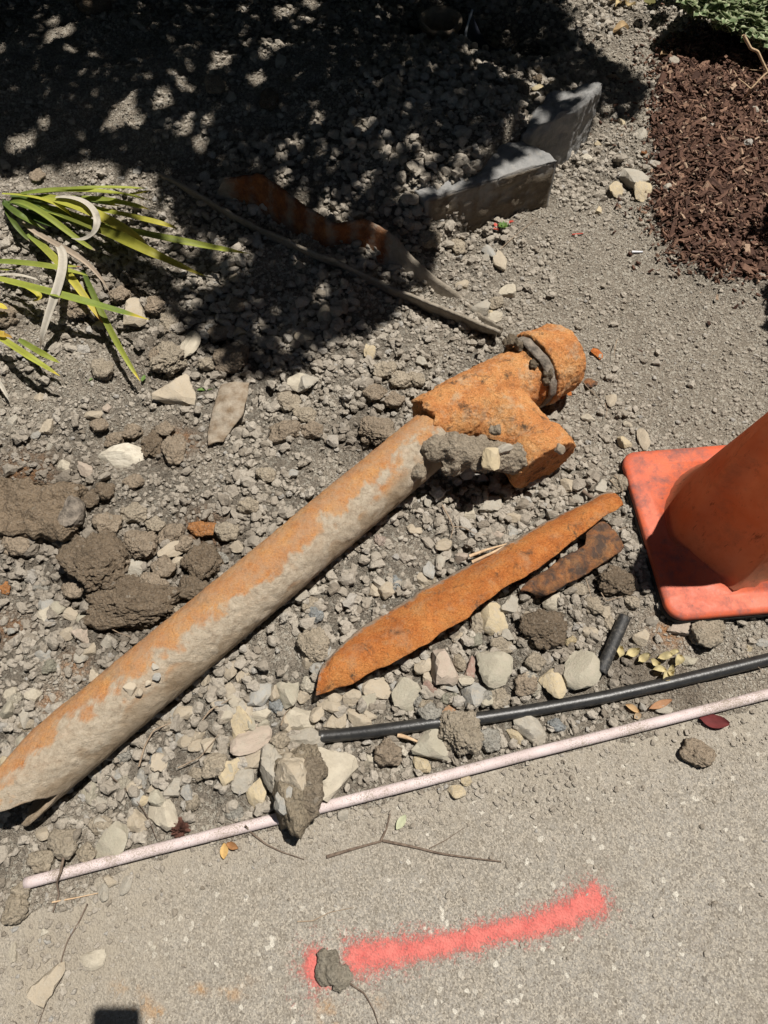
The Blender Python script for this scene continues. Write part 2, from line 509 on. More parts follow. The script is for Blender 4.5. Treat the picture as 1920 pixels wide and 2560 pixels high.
def mat_block():
    t = NT('grey_block'); p = t.pos()
    c = t.ramp(t.noise(p, 30, 7, 0.7), [(0.35, (0.20, 0.20, 0.195)), (0.65, (0.29, 0.285, 0.275))])
    c = t.mix(t.ramp(t.noise(p, 60, 5, 0.75), [(0.58, 0.0), (0.70, 0.5)]), c, (0.33, 0.29, 0.235))
    e = t.ramp(t.noise(p, 24, 7, 0.7), [(0.35, (0.085, 0.066, 0.045)), (0.7, (0.20, 0.165, 0.12))])
    c = t.mix(t.attr('soiled'), c, e)
    n = t.bump(t.noise(p, 60, 6, 0.7), 0.008, 0.7)
    n = t.bump(t.noise(p, 300, 4, 0.7), 0.002, 0.8, n)
    return t.done(c, 0.75, n)

def mat_darkrust():
    t = NT('dark_rusted_shell'); p = t.pos()
    c, a, b, f = rust_nodes(t, p)
    m = t.noise(p, 30, 6, 0.7, 0.5)
    c = t.mix(t.ramp(m, [(0.42, 0.97), (0.62, 0.45)]), c, (0.085, 0.060, 0.048))
    c = t.mix(t.ramp(t.noise(p, 55, 6, 0.75), [(0.56, 0.0), (0.70, 0.6)]), c, (0.26, 0.21, 0.16))
    n = t.bump(m, 0.010, 0.6)
    return t.done(c, 0.75, t.bump(f, 0.005, 1.0, n))

M = dict(
    soil=mat_soil(), gravel=mat_gravel(), stone=mat_stone(), clod=mat_clod(), barrel=mat_barrel(),
    wye=mat_rust('rusted_casting', 0.75, 0.5, (0.64, 0.48, 0.31), (1.12, 1.25, 1.5)), shard=mat_rust('rusted_shell', 0.45, 0.42, (0.52, 0.34, 0.20), (0.95, 0.86, 0.78)), darkrust=mat_darkrust(),
    concrete=mat_concrete(), paint=mat_paint(), mulch=mat_mulch(),
    block=mat_block(),
    plateshell=mat_plain('dusty_plate', (0.17, 0.12, 0.075), (0.33, 0.285, 0.225), 34, 0.93, 0.003),
    grey=mat_plain('grey_lead', (0.10, 0.085, 0.07), (0.30, 0.255, 0.205), 60, 0.8, 0.006),
    black=mat_plain('black_polythene', (0.016, 0.016, 0.016), (0.030, 0.029, 0.027), 60, 0.38, 0.0006, 0.5),
    blackdust=mat_plain('dusty_black_tube', (0.022, 0.022, 0.022), (0.12, 0.11, 0.095), 150, 0.5, 0.001, 0.4, lo=0.5, hi=0.75),
    cone_base=mat_cone('faded_orange_rubber', (0.47, 0.085, 0.036), (0.54, 0.12, 0.055), (0.16, 0.075, 0.068), 0.85, 0.0, (0.47, 0.64)),
    cone_body=mat_cone('orange_vinyl', (0.62, 0.235, 0.115), (0.70, 0.36, 0.22), (0.40, 0.21, 0.14), 0.6, 0.74),
    rubber=mat_plain('black_rubber', (0.018, 0.017, 0.016), (0.05, 0.045, 0.04), 90, 0.8, 0.001),
    leaf=mat_leafcol('strap_leaf', 0.6, 0.28), dryleaf=mat_leafcol('dry_leaf', 0.85, 0.15),
    twig=mat_plain('twig_bark', (0.085, 0.06, 0.045), (0.19, 0.145, 0.11), 120, 0.9, 0.001),
    palewood=mat_plain('pale_wood', (0.40, 0.27, 0.16), (0.58, 0.43, 0.28), 150, 0.85, 0.001),
    root=mat_plain('root_fibre', (0.20, 0.145, 0.10), (0.36, 0.28, 0.20), 150, 0.9, 0.0008),
    bark=mat_plain('tree_bark', (0.08, 0.06, 0.045), (0.16, 0.125, 0.095), 30, 0.95, 0.006),
    canopy=mat_plain('canopy_leaf', (0.03, 0.06, 0.02), (0.06, 0.10, 0.03), 12, 0.6, 0.0005),
    clay=mat_plain('dirty_clay', (0.26, 0.20, 0.145), (0.40, 0.32, 0.24), 40, 0.9, 0.003),
    navy=mat_plain('dark_plastic', (0.006, 0.008, 0.016), (0.014, 0.016, 0.026), 40, 0.5, 0.0006),
    palestrip=mat_plain('pale_torn_plastic', (0.50, 0.51, 0.54), (0.66, 0.67, 0.70), 120, 0.7, 0.0006),
    phone=mat_plain('phone_shell', (0.02, 0.02, 0.022), (0.03, 0.03, 0.032), 20, 0.3, 0.0001),
    red=mat_plain('red_petal', (0.34, 0.035, 0.022), (0.46, 0.09, 0.06), 200, 0.6, 0.0004),
)
def mat_conduit():
    t = NT('pinkish_white_pvc'); p = t.pos()
    c = t.ramp(t.noise(p, 22, 5, 0.6), [(0.35, (0.50, 0.415, 0.40)), (0.65, (0.60, 0.515, 0.505))])
    m = t.noise(p, 14, 3, 0.6); s = t.noise(p, 430, 4, 0.8)
    k = t.math('ADD', s, t.math('MULTIPLY', t.math('SUBTRACT', m, 0.5), 0.55))
    c = t.mix(t.ramp(k, [(0.49, 0.0), (0.60, 0.9)]), c, (0.26, 0.215, 0.17))
    return t.done(c, 0.6, t.bump(s, 0.0008, 0.6))
M['conduit'] = mat_conduit()
def mat_halfpipe():
    t = NT('dust_over_rust'); p = t.pos()
    c, a, b, f = rust_nodes(t, p)
    c = t.mix(t.ramp(t.noise(p, 34, 6, 0.75), [(0.38, 0.97), (0.66, 0.55)]), c, (0.115, 0.038, 0.018))
    d = t.ramp(t.noise(p, 40, 6, 0.7), [(0.35, (0.21, 0.18, 0.14)), (0.65, (0.32, 0.28, 0.225))])
    k = t.math('ADD', t.attr('rusty'), t.math('MULTIPLY', t.math('SUBTRACT', b, 0.5), 1.1))
    c = t.mix(t.ramp(k, [(0.25, 0.0), (0.85, 1.0)]), d, c)
    return t.done(c, 0.93, t.bump(t.noise(p, 120, 6, 0.75), 0.005, 0.9))
M['halfpipe'] = mat_halfpipe()

COL = dict(pale=(.47, .43, .345), tan=(.40, .34, .255), grey=(.34, .325, .285), green=(.35, .335, .265), blue=(.29, .305, .305),
           yellow=(.50, .41, .255), pink=(.42, .34, .285), maroon=(.23, .115, .10), brown=(.33, .265, .195), dark=(.19, .145, .10),
           white=(.66, .62, .52), orange=(.42, .19, .07), mid=(.42, .36, .275))

# ---------------------------------------------------------------- the ground
def Qw(x, y, z=0.0):
    return P(*FR['Q'](x, y), z)
SA, SB = Qw(60, 1905, 0.011)[:2], Qw(1659, 1500, 0.011)[:2]
sdir = (SB - SA) / np.linalg.norm(SB - SA)
snor = np.array([-sdir[1], sdir[0]])
def edge_d(x, y):          # > 0 on the soil side of the walk's edge
    return (x - SA[0]) * snor[0] + (y - SA[1]) * snor[1]

BT = 0.145                 # height of the blocks' tops
T = FR['T']
b1 = dict(fr=P(*T(758, 688), BT), fl=P(*T(185, 865), BT), br=P(*T(600, 595), BT))
FF = FR['F']
b2 = dict(a=P(*FF(510, 610), 0.150), b=P(*FF(1000, 372), 0.180), c=P(*FF(1195, 188), 0.180), d=P(*FF(720, 270), 0.165))
def line_d(x, y, p, q):    # signed distance, > 0 on the left of p->q
    d = (q - p)[:2]; d = d / np.linalg.norm(d)
    return (y - p[1]) * d[0] - (x - p[0]) * d[1]
hole = Qw(1085, 95, -0.03)
hole2 = Qw(955, 70, -0.03)

mulch_px = [(1425, 120), (1480, 95), (1700, 80), (1720, 640), (1659, 620), (1560, 612), (1490, 590), (1440, 560), (1425, 500), (1395, 470), (1398, 420), (1420, 370), (1400, 300), (1415, 220)]
mulch_poly = np.array([Qw(x, y)[:2] for x, y in mulch_px])
mulch_poly = np.r_[mulch_poly[:2], [[2.6, 3.2], [2.6, 1.1]], mulch_poly[4:]]
def in_poly(x, y, poly):
    x = np.asarray(x); y = np.asarray(y)
    r = np.zeros(x.shape, bool)
    n = len(poly)
    for i in range(n):
        x1, y1 = poly[i]; x2, y2 = poly[(i + 1) % n]
        c = ((y1 > y) != (y2 > y)) & (x < (x2 - x1) * (y - y1) / (y2 - y1 + 1e-12) + x1)
        r ^= c
    return r

def mulch_mask(x, y):
    m = np.zeros(np.shape(x))
    for k in range(12):
        r_ = .02 + .025 * (k % 3); m = m + in_poly(x + r_ * math.cos(k * 2.4), y + r_ * math.sin(k * 2.4), mulch_poly)
    return m / 12

def gauss(x, y, c, rx, ry=None):
    ry = ry or rx
    return np.exp(-(((x - c[0]) / rx) ** 2 + ((y - c[1]) / ry) ** 2))

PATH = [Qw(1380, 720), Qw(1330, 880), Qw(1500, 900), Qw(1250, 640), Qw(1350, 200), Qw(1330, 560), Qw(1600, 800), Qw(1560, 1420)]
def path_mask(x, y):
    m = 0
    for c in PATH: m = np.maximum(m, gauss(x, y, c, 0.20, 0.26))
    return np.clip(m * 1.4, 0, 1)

def terrain(x, y, fine=True):
    x = np.asarray(x, float); y = np.asarray(y, float)
    d = edge_d(x, y)
    s = 0.002 + 0.018 * sstep(d, 0.0, 0.3)
    # heap of spoil behind the blocks and along the top
    mound = 0.125 * gauss(x, y, Qw(960, 300, .1), 0.42, 0.42) + 0.07 * gauss(x, y, Qw(500, 200, .1), 0.7, 0.5) + 0.05 * gauss(x, y, Qw(100, 150, .05), 0.7, 0.6) + 0.07 * gauss(x, y, Qw(1000, 350, .14), 0.2, 0.16)
    mound = np.minimum(mound, 0.148)
    sd1 = line_d(x, y, b1['fl'], b1['fr'])
    w = 0.004 + np.maximum(0, b1['fl'][0] + 0.13 - x) * 0.75
    clear = 0.13 * sstep(x, Qw(1010, 400, .1)[0], Qw(1110, 350, .1)[0])
    f1 = sstep(sd1, -w * 1.6 + 0.012 + clear * .6, w * 0.6 + 0.03 + clear)
    sd2 = line_d(x, y, b2['b'], b2['c'])
    f2 = sstep(sd2, 0.0, 0.06) * (1 - sstep(x, b2['c'][0] - 0.02, b2['c'][0] + 0.10))
    f2 = np.where(x < b1['fr'][0] - 0.02, 1.0, f2)
    mound = mound * f1 * f2
    pm = path_mask(x, y)
    s = s * (1 - 0.5 * pm) + mound
    s = s - 0.20 * np.maximum(gauss(x, y, hole, 0.17, 0.13), gauss(x, y, hole2, 0.14, 0.15))
    s = s + 0.016 * mulch_mask(x, y)
    p3 = np.stack([x.ravel(), y.ravel(), np.zeros(x.size)], 1)
    amp = (1 - 0.8 * pm) * sstep(d, -0.02, 0.15)
    s = s + amp * 0.013 * fbm(p3 * 9, 3, 3).reshape(x.shape)
    if fine:
        s = s + (0.25 + 0.75 * amp) * 0.0055 * fbm(p3 * 48, 3, 11, 0.6).reshape(x.shape)
    # below the slab, except where soil has spilled over it
    spill = 0.80 * gauss(x, y, Qw(10, 1970), 0.10, 0.09) + 0.75 * gauss(x, y, Qw(160, 1900), 0.10, 0.06) + 0.9 * gauss(x, y, Qw(640, 1790), 0.06, 0.035)
    edge = sstep(d, -0.065, -0.005)
    t = np.clip(np.maximum(edge, np.minimum(spill * 1.2, 1)), 0, 1)
    over = s if not fine else s + 0.004 * vnoise(p3 * 30, 77).reshape(x.shape) - 0.001
    return -0.02 + (over + 0.02) * t

def G(px, py, dz=0.0, fine=False):
    z = 0.0
    for _ in range(7):
        q = P(px, py, z + dz)
        z = max(float(terrain(q[:1], q[1:2], fine)[0]), -0.2)
        if edge_d(q[0], q[1]) < 0: z = max(z, 0.0)
    return P(px, py, z + dz)
def gz(x, y):
    z = float(terrain(np.array([x]), np.array([y]), False)[0])
    return max(z, 0.0) if edge_d(x, y) < 0 else z
def at(fr, x, y, dz=0.0):
    return G(*FR[fr](x, y), dz)

FINE = [('Q', 560, 180, .20), ('Q', 720, 120, .18), ('Q', 250, 980, .06), ('Q', 700, 880, .06), ('Q', 880, 1180, .04), ('Q', 350, 780, .06), ('Q', 80, 700, .08), ('Q', 950, 760, .06), ('Q', 130, 1480, .05), ('Q', 850, 1620, .05), ('Q', 1280, 1290, .05), ('Q', 120, 130, .40), ('Q', 330, 220, .30), ('Q', 60, 300, .25), ('Q', 190, 800, .10), ('Q', 60, 880, .08), ('Q', 730, 1010, .06), ('Q', 640, 560, .10), ('Q', 830, 640, .06), ('Q', 1500, 1400, .13), ('Q', 1600, 1440, .10), ('Q', 1000, 640, .07), ('Q', 1080, 560, .08), ('Q', 330, 930, .07), ('Q', 1150, 470, .08), ('Q', 600, 1380, .05), ('Q', 450, 1000, .05), ('Q', 130, 1830, .07), ('Q', 420, 1800, .05)]
FINEW = [(G(*FR[f](x, y)), r) for f, x, y, r in FINE]
def fine_at(x, y):
    m = 0
    for c, r in FINEW: m = np.maximum(m, gauss(x, y, c, r))
    return np.clip(m * 1.3, 0, 1)
DAMP = [('G', 500, 1150, .11), ('G', 680, 1380, .12), ('G', 250, 850, .14), ('G', 1060, 1130, .10), ('G', 880, 560, .07), ('I', 60, 800, .07), ('B', 990, 1180, .05), ('B', 1450, 850, .06),
        ('L', 700, 780, .07), ('L', 950, 1150, .07), ('L', 50, 960, .05), ('L', 1380, 1180, .06), ('E', 900, 300, .06), ('E', 1200, 430, .04), ('U', 700, 500, .18)]
DAMPW = [(at(f, x, y), r) for f, x, y, r in DAMP]
RUSTW = [(at('G', 130, 700), .05), (at('G', 930, 530), .035), (at('G', 1050, 990), .04), (at('C', 520, 450), .025), (at('C', 70, 190), .03), (at('C', 340, 700), .02), (at('K', 1060, 1500), .03)]
def damp_at(x, y):
    m = 0
    for c, r in DAMPW: m = np.maximum(m, 0.85 * gauss(x, y, c, r))
    return np.clip(m, 0, 1)
def rust_at(x, y):
    m = 0
    for c, r in RUSTW: m = np.maximum(m, gauss(x, y, c, r))
    return m

def axis_coords(a, b, n, far):
    core = np.linspace(a, b, n)
    out = np.array([0.05, 0.12, 0.25, 0.5, 1, 2, 5, 12, far])
    return np.r_[a - out[::-1], core, b + out]
gx = axis_coords(-1.4, 1.4, 330, 40)
gy = axis_coords(-0.3, 2.7, 370, 40)
X, Y = np.meshgrid(gx, gy, indexing='ij')
Z = terrain(X, Y)
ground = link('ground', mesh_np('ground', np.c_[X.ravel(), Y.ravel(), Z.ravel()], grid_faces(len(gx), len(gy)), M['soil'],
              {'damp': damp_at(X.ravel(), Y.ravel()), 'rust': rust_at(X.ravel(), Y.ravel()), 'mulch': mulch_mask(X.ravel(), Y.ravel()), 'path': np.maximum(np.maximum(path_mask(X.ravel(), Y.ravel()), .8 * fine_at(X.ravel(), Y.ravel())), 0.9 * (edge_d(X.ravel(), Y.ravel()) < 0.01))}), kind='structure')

# the concrete sidewalk: its edge runs under the white pipe
u = np.r_[-25, -6, np.linspace(-1.2, 1.8, 150), 6, 25]; v = np.r_[0.012, 0.008, 0.0, -np.linspace(0.01, 0.75, 50), -1.5]
UU, VV = np.meshgrid(u, v, indexing='ij')
wx = SA[0] + UU * sdir[0] + VV * snor[0]; wy = SA[1] + UU * sdir[1] + VV * snor[1]
wz = np.zeros_like(wx); wz[:, 0] = -0.1; wz[:, 1] = -0.004
xx, yy = wx.ravel(), wy.ravel()
wz = wz.ravel() + 0.0008 * fbm(np.c_[xx * 8, yy * 8, 0 * xx], 3, 5)
dust = np.clip(np.exp(edge_d(xx, yy) / 0.07) + gauss(xx, yy, Qw(60, 2080), .22, .2), 0, 1)
stain = 0
for x, y, r in ((520, 2030, .006), (430, 2140, .012), (530, 2125, .018), (490, 2150, .012), (700, 2180, .022), (820, 2170, .012), (1000, 2110, .012), (720, 2210, .03), (350, 2190, .02), (300, 2180, .03), (270, 2130, .02)):
    stain = np.maximum(stain, gauss(xx, yy, Qw(x, y), r * .55))
sidewalk = link('sidewalk', mesh_np('sidewalk', np.c_[xx, yy, wz], grid_faces(len(u), len(v)), M['concrete'], {'dust': dust, 'stain': stain}), kind='structure')

# ---------------------------------------------------------------- concrete blocks
def hexa(name, top, zbot, mat, seed, rough=0.006, n=26, taper=1.0, front=None):
    """block from four top corners (counter-clockwise) down to zbot, faces subdivided and roughened"""
    top = np.array(top)
    bot = top.copy(); bot[:, 2] = zbot
    c = bot.mean(0); bot = c + (bot - c) * taper; bot[:, 2] = zbot
    V, Fc = [], []
    def face(p00, p10, p11, p01):
        a, b = np.meshgrid(np.linspace(0, 1, n), np.linspace(0, 1, n), indexing='ij')
        a = a[..., None]; b = b[..., None]
        g = (p00 * (1 - a) * (1 - b) + p10 * a * (1 - b) + p11 * a * b + p01 * (1 - a) * b).reshape(-1, 3)
        Fc.append(grid_faces(n, n) + sum(len(q) for q in V)); V.append(g)
    face(top[0], top[1], top[2], top[3])
    for i in range(4):
        j = (i + 1) % 4
        face(bot[i], bot[j], top[j], top[i])
    V = np.concatenate(V); Fc = np.concatenate(Fc)
    bm = bmesh.new()
    for p in V: bm.verts.new(p)
    bm.verts.ensure_lookup_table()
    for q in Fc: bm.faces.new([bm.verts[k] for k in q])
    bmesh.ops.remove_doubles(bm, verts=bm.verts[:], dist=1e-5)
    bm.normal_update()
    vs = np.array([w.co[:] for w in bm.verts]); ns = np.array([w.normal[:] for w in bm.verts])
    sharp = np.array([max(0, 1 - min((f1.normal.dot(f2.normal) for f1 in w.link_faces for f2 in w.link_faces))) for w in bm.verts])
    disp = rough * (fbm(vs * 22, 4, seed, 0.6)) + rough * 0.5 * np.abs(vnoise(vs * np.array([60, 60, 9]), seed + 3)) - 0.006 * np.clip(sharp, 0, 1)
    vs = vs + ns * disp[:, None]
    for w, q in zip(bm.verts, vs): w.co = q
    me = bpy.data.meshes.new(name); bm.to_mesh(me); bm.free()
    me.materials.append(mat)
    if front is not None:
        a_ = me.attributes.new('soiled', 'FLOAT', 'POINT')
        q_ = np.array([w.co[:] for w in me.vertices])
        a_.data.foreach_set('value', (1 - sstep(line_d(q_[:, 0], q_[:, 1], *front), -0.002, 0.006)).astype(np.float32))
    me.polygons.foreach_set('use_smooth', np.ones(len(me.polygons), bool))
    return me
bl = b1['br'] + (b1['fl'] - b1['fr']) * 0.95
link('concrete_block', hexa('concrete_block', [b1['fl'], b1['fr'], b1['br'], bl], -0.06, M['block'], 5, 0.005, 40, 1.0, (b1['fl'], b1['fr'])),
     'smooth grey concrete block with sunlit corner, half buried in gravel, nearer of two', 'concrete block', 'retaining wall blocks')
link('concrete_block', hexa('concrete_block', [b2['a'], b2['b'], b2['c'], b2['d']], -0.06, M['block'], 12, 0.006, 40),
     'rough split grey concrete block under dappled shade, farther of two, beside the bark mulch', 'concrete block', 'retaining wall blocks')

# ---------------------------------------------------------------- the long drain pipe
PA = np.array([60.0, 1956.0]); PB = np.array([945.0, 1210.0])
pdir2 = (PB - PA) / np.linalg.norm(PB - PA)
pA = P(*PA, 0.066); pB = P(*PB, 0.082)
pend = P(1085, 1092, 0.088)
axis = pB - pA; axis /= np.linalg.norm(axis)
R0 = 0.0575
pipe_root = thing('drain_pipe', (pA[0], pA[1], 0.01), 'long rusty cast iron drain pipe with forked fitting, lying on the gravel', 'pipe')
L = np.dot(pend - pA, axis)
side = np.cross(axis, [0, 0, 1]); side /= np.linalg.norm(side)       # towards the lower right of the photo
up = np.cross(side, axis)
ns, nt = 260, 88
th = np.arange(nt) / nt * 2 * np.pi
thc = (th + np.pi) % (2 * np.pi) - np.pi                             # 0 = up, + = lower right
# broken end: the upper left runs on, the lower right is broken short
e0 = np.interp(thc, [-np.pi, -2.0, -1.2, -.7, -.2, .2, .6, 1.0, 1.45, 1.8, 2.25, 2.7, np.pi], [.02, .075, .075, .035, -.03, -.055, -.035, .005, .03, -.02, -.045, -.02, .02]) + 0.006 * np.interp(thc, np.linspace(-np.pi, np.pi, 26), np.r_[rng.uniform(-1, 1, 25), 0])
s = np.linspace(0, 1, ns)
SS = e0[None, :] + (L - e0[None, :]) * s[:, None]
TT = np.broadcast_to(thc[None, :], SS.shape)
base = pA + SS[..., None] * axis
nrm = np.cos(TT)[..., None] * up + np.sin(TT)[..., None] * side
p3 = (base + nrm * R0).reshape(-1, 3)
sv = SS.ravel(); tv = TT.ravel()
band = 0.02 + 0.22 * fbm(np.c_[sv * 9, 0 * sv, 0 * sv], 4, 2) + 0.25 * sstep(sv, 0.25, 0.6) + 0.06
crust = sstep(tv - band + 0.34 * fbm(p3 * 36, 5, 8, 0.65), -0.34, 0.36) * (1 - sstep(tv - band - 0.85 + 0.5 * fbm(p3 * 20, 3, 31), -0.2, 0.25))
flank = sstep(tv - band - 0.5, -0.1, 0.3) + (1 - sstep(tv, -2.2, -1.3))
flank = np.clip(flank, 0, 1)
rad = R0 + 0.0009 * fbm(p3 * 120, 3, 4) + 0.0006 * fbm(p3 * 18, 2, 41) + crust * (0.0010 + 0.0011 * fbm(p3 * 75, 4, 9, 0.65) - 0.0010 * np.abs(vnoise(p3 * 55, 19)))
V = (base + nrm * rad.reshape(SS.shape)[..., None]).reshape(-1, 3)
barrel = part('pipe_barrel', mesh_np('pipe_barrel', V, grid_faces(ns, nt, True)[:, ::-1], M['barrel'], {'crust': crust, 'flank': flank}), pipe_root, 'pipe barrel with orange rust along the top and pale dried soil below')
md = barrel.modifiers.new('wall', 'SOLIDIFY'); md.thickness = 0.007; md.offset = 1
# check the normal side: solidify must grow inwards
nn = np.cross(V[nt] - V[0], V[1] - V[0])
md.offset = -1

def blobs(name, items, mat, voxel, root=None, disp=0.006, dscale=0.02, smooth=4, label=None, seed=0, second=0.0):
    """items: list of (verts, faces) joined, voxel-fused and roughened"""
    Vs, Fs, n = [], [], 0
    for v_, f_ in items:
        Vs.append(v_); Fs.append(f_ + n); n += len(v_)
    me = mesh_np(name, np.concatenate(Vs), np.concatenate(Fs), mat)
    o = part(name, me, root, label) if root else link(name, me)
    rm = o.modifiers.new('fuse', 'REMESH'); rm.mode = 'VOXEL'; rm.voxel_size = voxel; rm.use_smooth_shade = True
    if smooth:
        sm = o.modifiers.new('soften', 'SMOOTH'); sm.iterations = smooth; sm.factor = 0.5
    for k, (st, sc_) in enumerate(((disp, dscale), (second, dscale * 0.3))):
        if not st: continue
        tx = bpy.data.textures.new(name + '_relief', 'CLOUDS'); tx.noise_scale = sc_; tx.noise_depth = 4
        dm = o.modifiers.new('relief', 'DISPLACE'); dm.texture = tx; dm.strength = st; dm.mid_level = 0.5
        dm.texture_coords = 'GLOBAL'
    return o

def lathe_along(p0, p1, prof, nv=40):
    """closed solid: prof = list of (distance along p0->p1 in metres, radius)"""
    p0 = np.array(p0); p1 = np.array(p1); d = (p1 - p0) / np.linalg.norm(p1 - p0)
    pts = np.array([p0 + d * a for a, r in prof]); rr = np.array([r for a, r in prof])
    up_ = np.array([0, 0, 1.0]); a = np.cross(d, up_); a /= np.linalg.norm(a); b = np.cross(a, d)
    t_ = np.arange(nv) / nv * 2 * np.pi
    V_ = (pts[:, None] + rr[:, None, None] * (np.cos(t_)[None, :, None] * a + np.sin(t_)[None, :, None] * b)).reshape(-1, 3)
    F_ = grid_faces(len(pts), nv, True)
    n = len(V_); V_ = np.r_[V_, [pts[0]], [pts[-1]]]
    k = np.arange(nv); k2 = (k + 1) % nv; bs = (len(pts) - 1) * nv
    T_ = np.r_[F_[:, [0, 1, 2]], F_[:, [0, 2, 3]], np.c_[k2, k, np.full(nv, n)], np.c_[bs + k, bs + k2, np.full(nv, n + 1)]]
    return V_, T_

I_ = FR['I']
wC = P(*I_(375, 770), 0.088); wR = P(*I_(1010, 425), 0.092); wE = P(*I_(1225, 320), 0.088)
wdir = (wE - wC) / np.linalg.norm(wE - wC)
LR = np.linalg.norm(wR - wC); LE = np.linalg.norm(wE - wC)
brS = wC + (wR - wC) * 0.62
brE = P(*I_(1095, 985), 0.078)
LB = np.linalg.norm(brE - brS)
items = [
    lathe_along(wC - wdir * 0.005, wE, [(.016, .057), (.018, .0635), (.026, .0655), (.032, .0630), (.05, .0645), (.10, .0690), (LR - .03, .0665), (LR - .022, .0655), (LR - .016, .0705), (LR - .006, .0705), (LR + .005, .0655)]),
    lathe_along(brS, brE, [(0, .034), (.02, .056), (LB * .55, .061), (LB * .68, .063), (LB * .73, .072), (LB * .93, .0745), (LB, .0735)]),
]
# web of the casting between main body and branch
for f_ in (0.25, 0.5, 0.75):
    c = brS * (1 - f_) + brE * f_
    q = wC + (wR - wC) * (0.62 - 0.42 * f_)
    vv, ff = ICO[3]
    items.append((vv * np.array([.05, .05, .045]) + (c * 0.6 + q * 0.4), ff))
wye = blobs('forked_fitting', items, M['wye'], 0.0026, pipe_root, 0.005, 0.016, 3, 'forked casting coated in orange rust with a branch to the near side', second=0.003)
# the hub at the far end and the ring joint
hub = blobs('pipe_hub', [lathe_along(wR + wdir * 0.004, wE, [(0, .066), (.003, .082), (.018, .084), (.026, .078), (.04, .078), (LE - LR - .03, .077), (LE - LR - .012, .070), (LE - LR - .002, .054), (LE - LR + .003, .03)])], M['wye'], 0.0026, pipe_root, 0.007, 0.016, 2, 'bell-shaped rusty hub at the far end of the pipe', second=0.003)
tv_, tf_ = [], []
ringc = wR - wdir * 0.004
aa = np.cross(wdir, [0, 0, 1]); aa /= np.linalg.norm(aa); bb = np.cross(aa, wdir)
nu_, nv_ = 64, 10
uu = np.linspace(0, 2 * np.pi, nu_, endpoint=False)
ring = []
for k, u_ in enumerate(uu):
    rd = math.cos(u_) * aa + math.sin(u_) * bb
    for j in range(nv_):
        w_ = j / nv_ * 2 * np.pi
        rr_ = .0745 + .0042 * math.cos(w_) + 0.0016 * math.sin(u_ * 7) + 0.001 * math.sin(u_ * 17)
        ring.append(ringc + rd * rr_ + wdir * (.0115 * math.sin(w_) + .003 * math.sin(3 * u_)))
ring = np.array(ring)
rf = []
for k in range(nu_):
    for j in range(nv_):
        rf.append([k * nv_ + j, ((k + 1) % nu_) * nv_ + j, ((k + 1) % nu_) * nv_ + (j + 1) % nv_, k * nv_ + (j + 1) % nv_])
part('joint_ring', mesh_np('joint_ring', ring, np.array(rf)[:, ::-1], M['grey']), pipe_root, 'grey lead ring sealing the joint')
# torn lip where the barrel enters the fitting
lip = []
lc = wC + wdir * 0.020
for k in range(44):
    a_ = -1.2 + k / 43 * 2.2
    rd = math.cos(a_) * bb + math.sin(a_) * (aa)
    jag = 0.006 * math.sin(a_ * 9) + random.uniform(-.003, .003)
    for (da, dr) in ((-.012 + jag, .0585), (-.011 + jag, .0650), (.012, .0672), (.014, .061)):
        lip.append(lc + wdir * da + rd * dr)
lf = [[k * 4 + j, (k + 1) * 4 + j, (k + 1) * 4 + (j + 1) % 4, k * 4 + (j + 1) % 4] for k in range(43) for j in range(4)]
part('socket_lip', mesh_np('socket_lip', lip, lf, M['wye']), pipe_root, 'torn rusty lip round the barrel')

def lump(c, r3, seed, level=4, rough=.35):
    v_, f_ = clod_shape(level, seed, rough)
    return v_ * np.array(r3) + np.array(c), f_
mud = [lump(P(*I_(x, y), z), (rx, rx, rz), sd_) for x, y, z, rx, rz, sd_ in (
    (450, 880, .135, .030, .022, 1), (540, 880, .135, .034, .026, 2), (640, 890, .13, .036, .026, 3), (730, 900, .125, .034, .026, 4), (830, 925, .12, .036, .028, 5), (920, 950, .11, .032, .028, 6),
    (330, 1010, .115, .022, .012, 7), (560, 960, .115, .028, .022, 8), (700, 960, .11, .028, .022, 9), (1010, 820, .135, .020, .012, 10), (800, 770, .15, .014, .01, 13))]
stuckmud = blobs('caked_mud', mud, M['clod'], 0.0035, pipe_root, 0.012, 0.018, 1, 'thick grey mud caked in the fork of the pipe', second=0.007)
stuckmud.color = (.335, .28, .21, 1)
crumb = [lump(P(*I_(x, y), z), (rx, rx, rx * .8), sd_, 3) for x, y, z, rx, sd_ in (
    (880, 250, .15, .013, 21), (950, 270, .158, .012, 22), (1020, 310, .155, .014, 23), (1080, 380, .15, .012, 24), (1110, 430, .145, .012, 25), (1030, 380, .155, .010, 26), (1130, 360, .15, .008, 27), (910, 230, .15, .011, 28), (1100, 480, .13, .012, 29))]
cm = blobs('packed_dirt', crumb, M['clod'], 0.0028, pipe_root, 0.01, 0.012, 1, 'dark dirt packed against the joint ring', second=0.005)
cm.color = (.16, .125, .085, 1)
def stuck(x, y, z, r, c, seed, fr='I'):
    v_, f_ = rock_shape(3, seed)
    q = P(*FR[fr](x, y), z)
    o = part('stuck_stone', mesh_np('stuck_stone', v_ * np.array(r), f_, M['stone'], smooth=False), pipe_root)
    o.matrix_parent_inverse = Matrix.Identity(4)
    o.location = Vector(q) - pipe_root.location
    o.color = (*COL[c], 1)
stuck(775, 945, .155, (.018, .023, .014), 'yellow', 41)
stuck(850, 880, .15, (.018, .013, .011), 'grey', 42)
stuck(1183, 880, .148, (.0105, .0105, .008), 'dark', 43)
for x, y, r_, c in ((900, 615, .011, 'mid'), (1080, 460, .007, 'grey'), (1085, 530, .007, 'blue'), (1025, 575, .005, 'mid'), (960, 640, .006, 'mid')):
    stuck(x, y, .125, (r_, r_, r_ * .7), c, int(x), 'C')

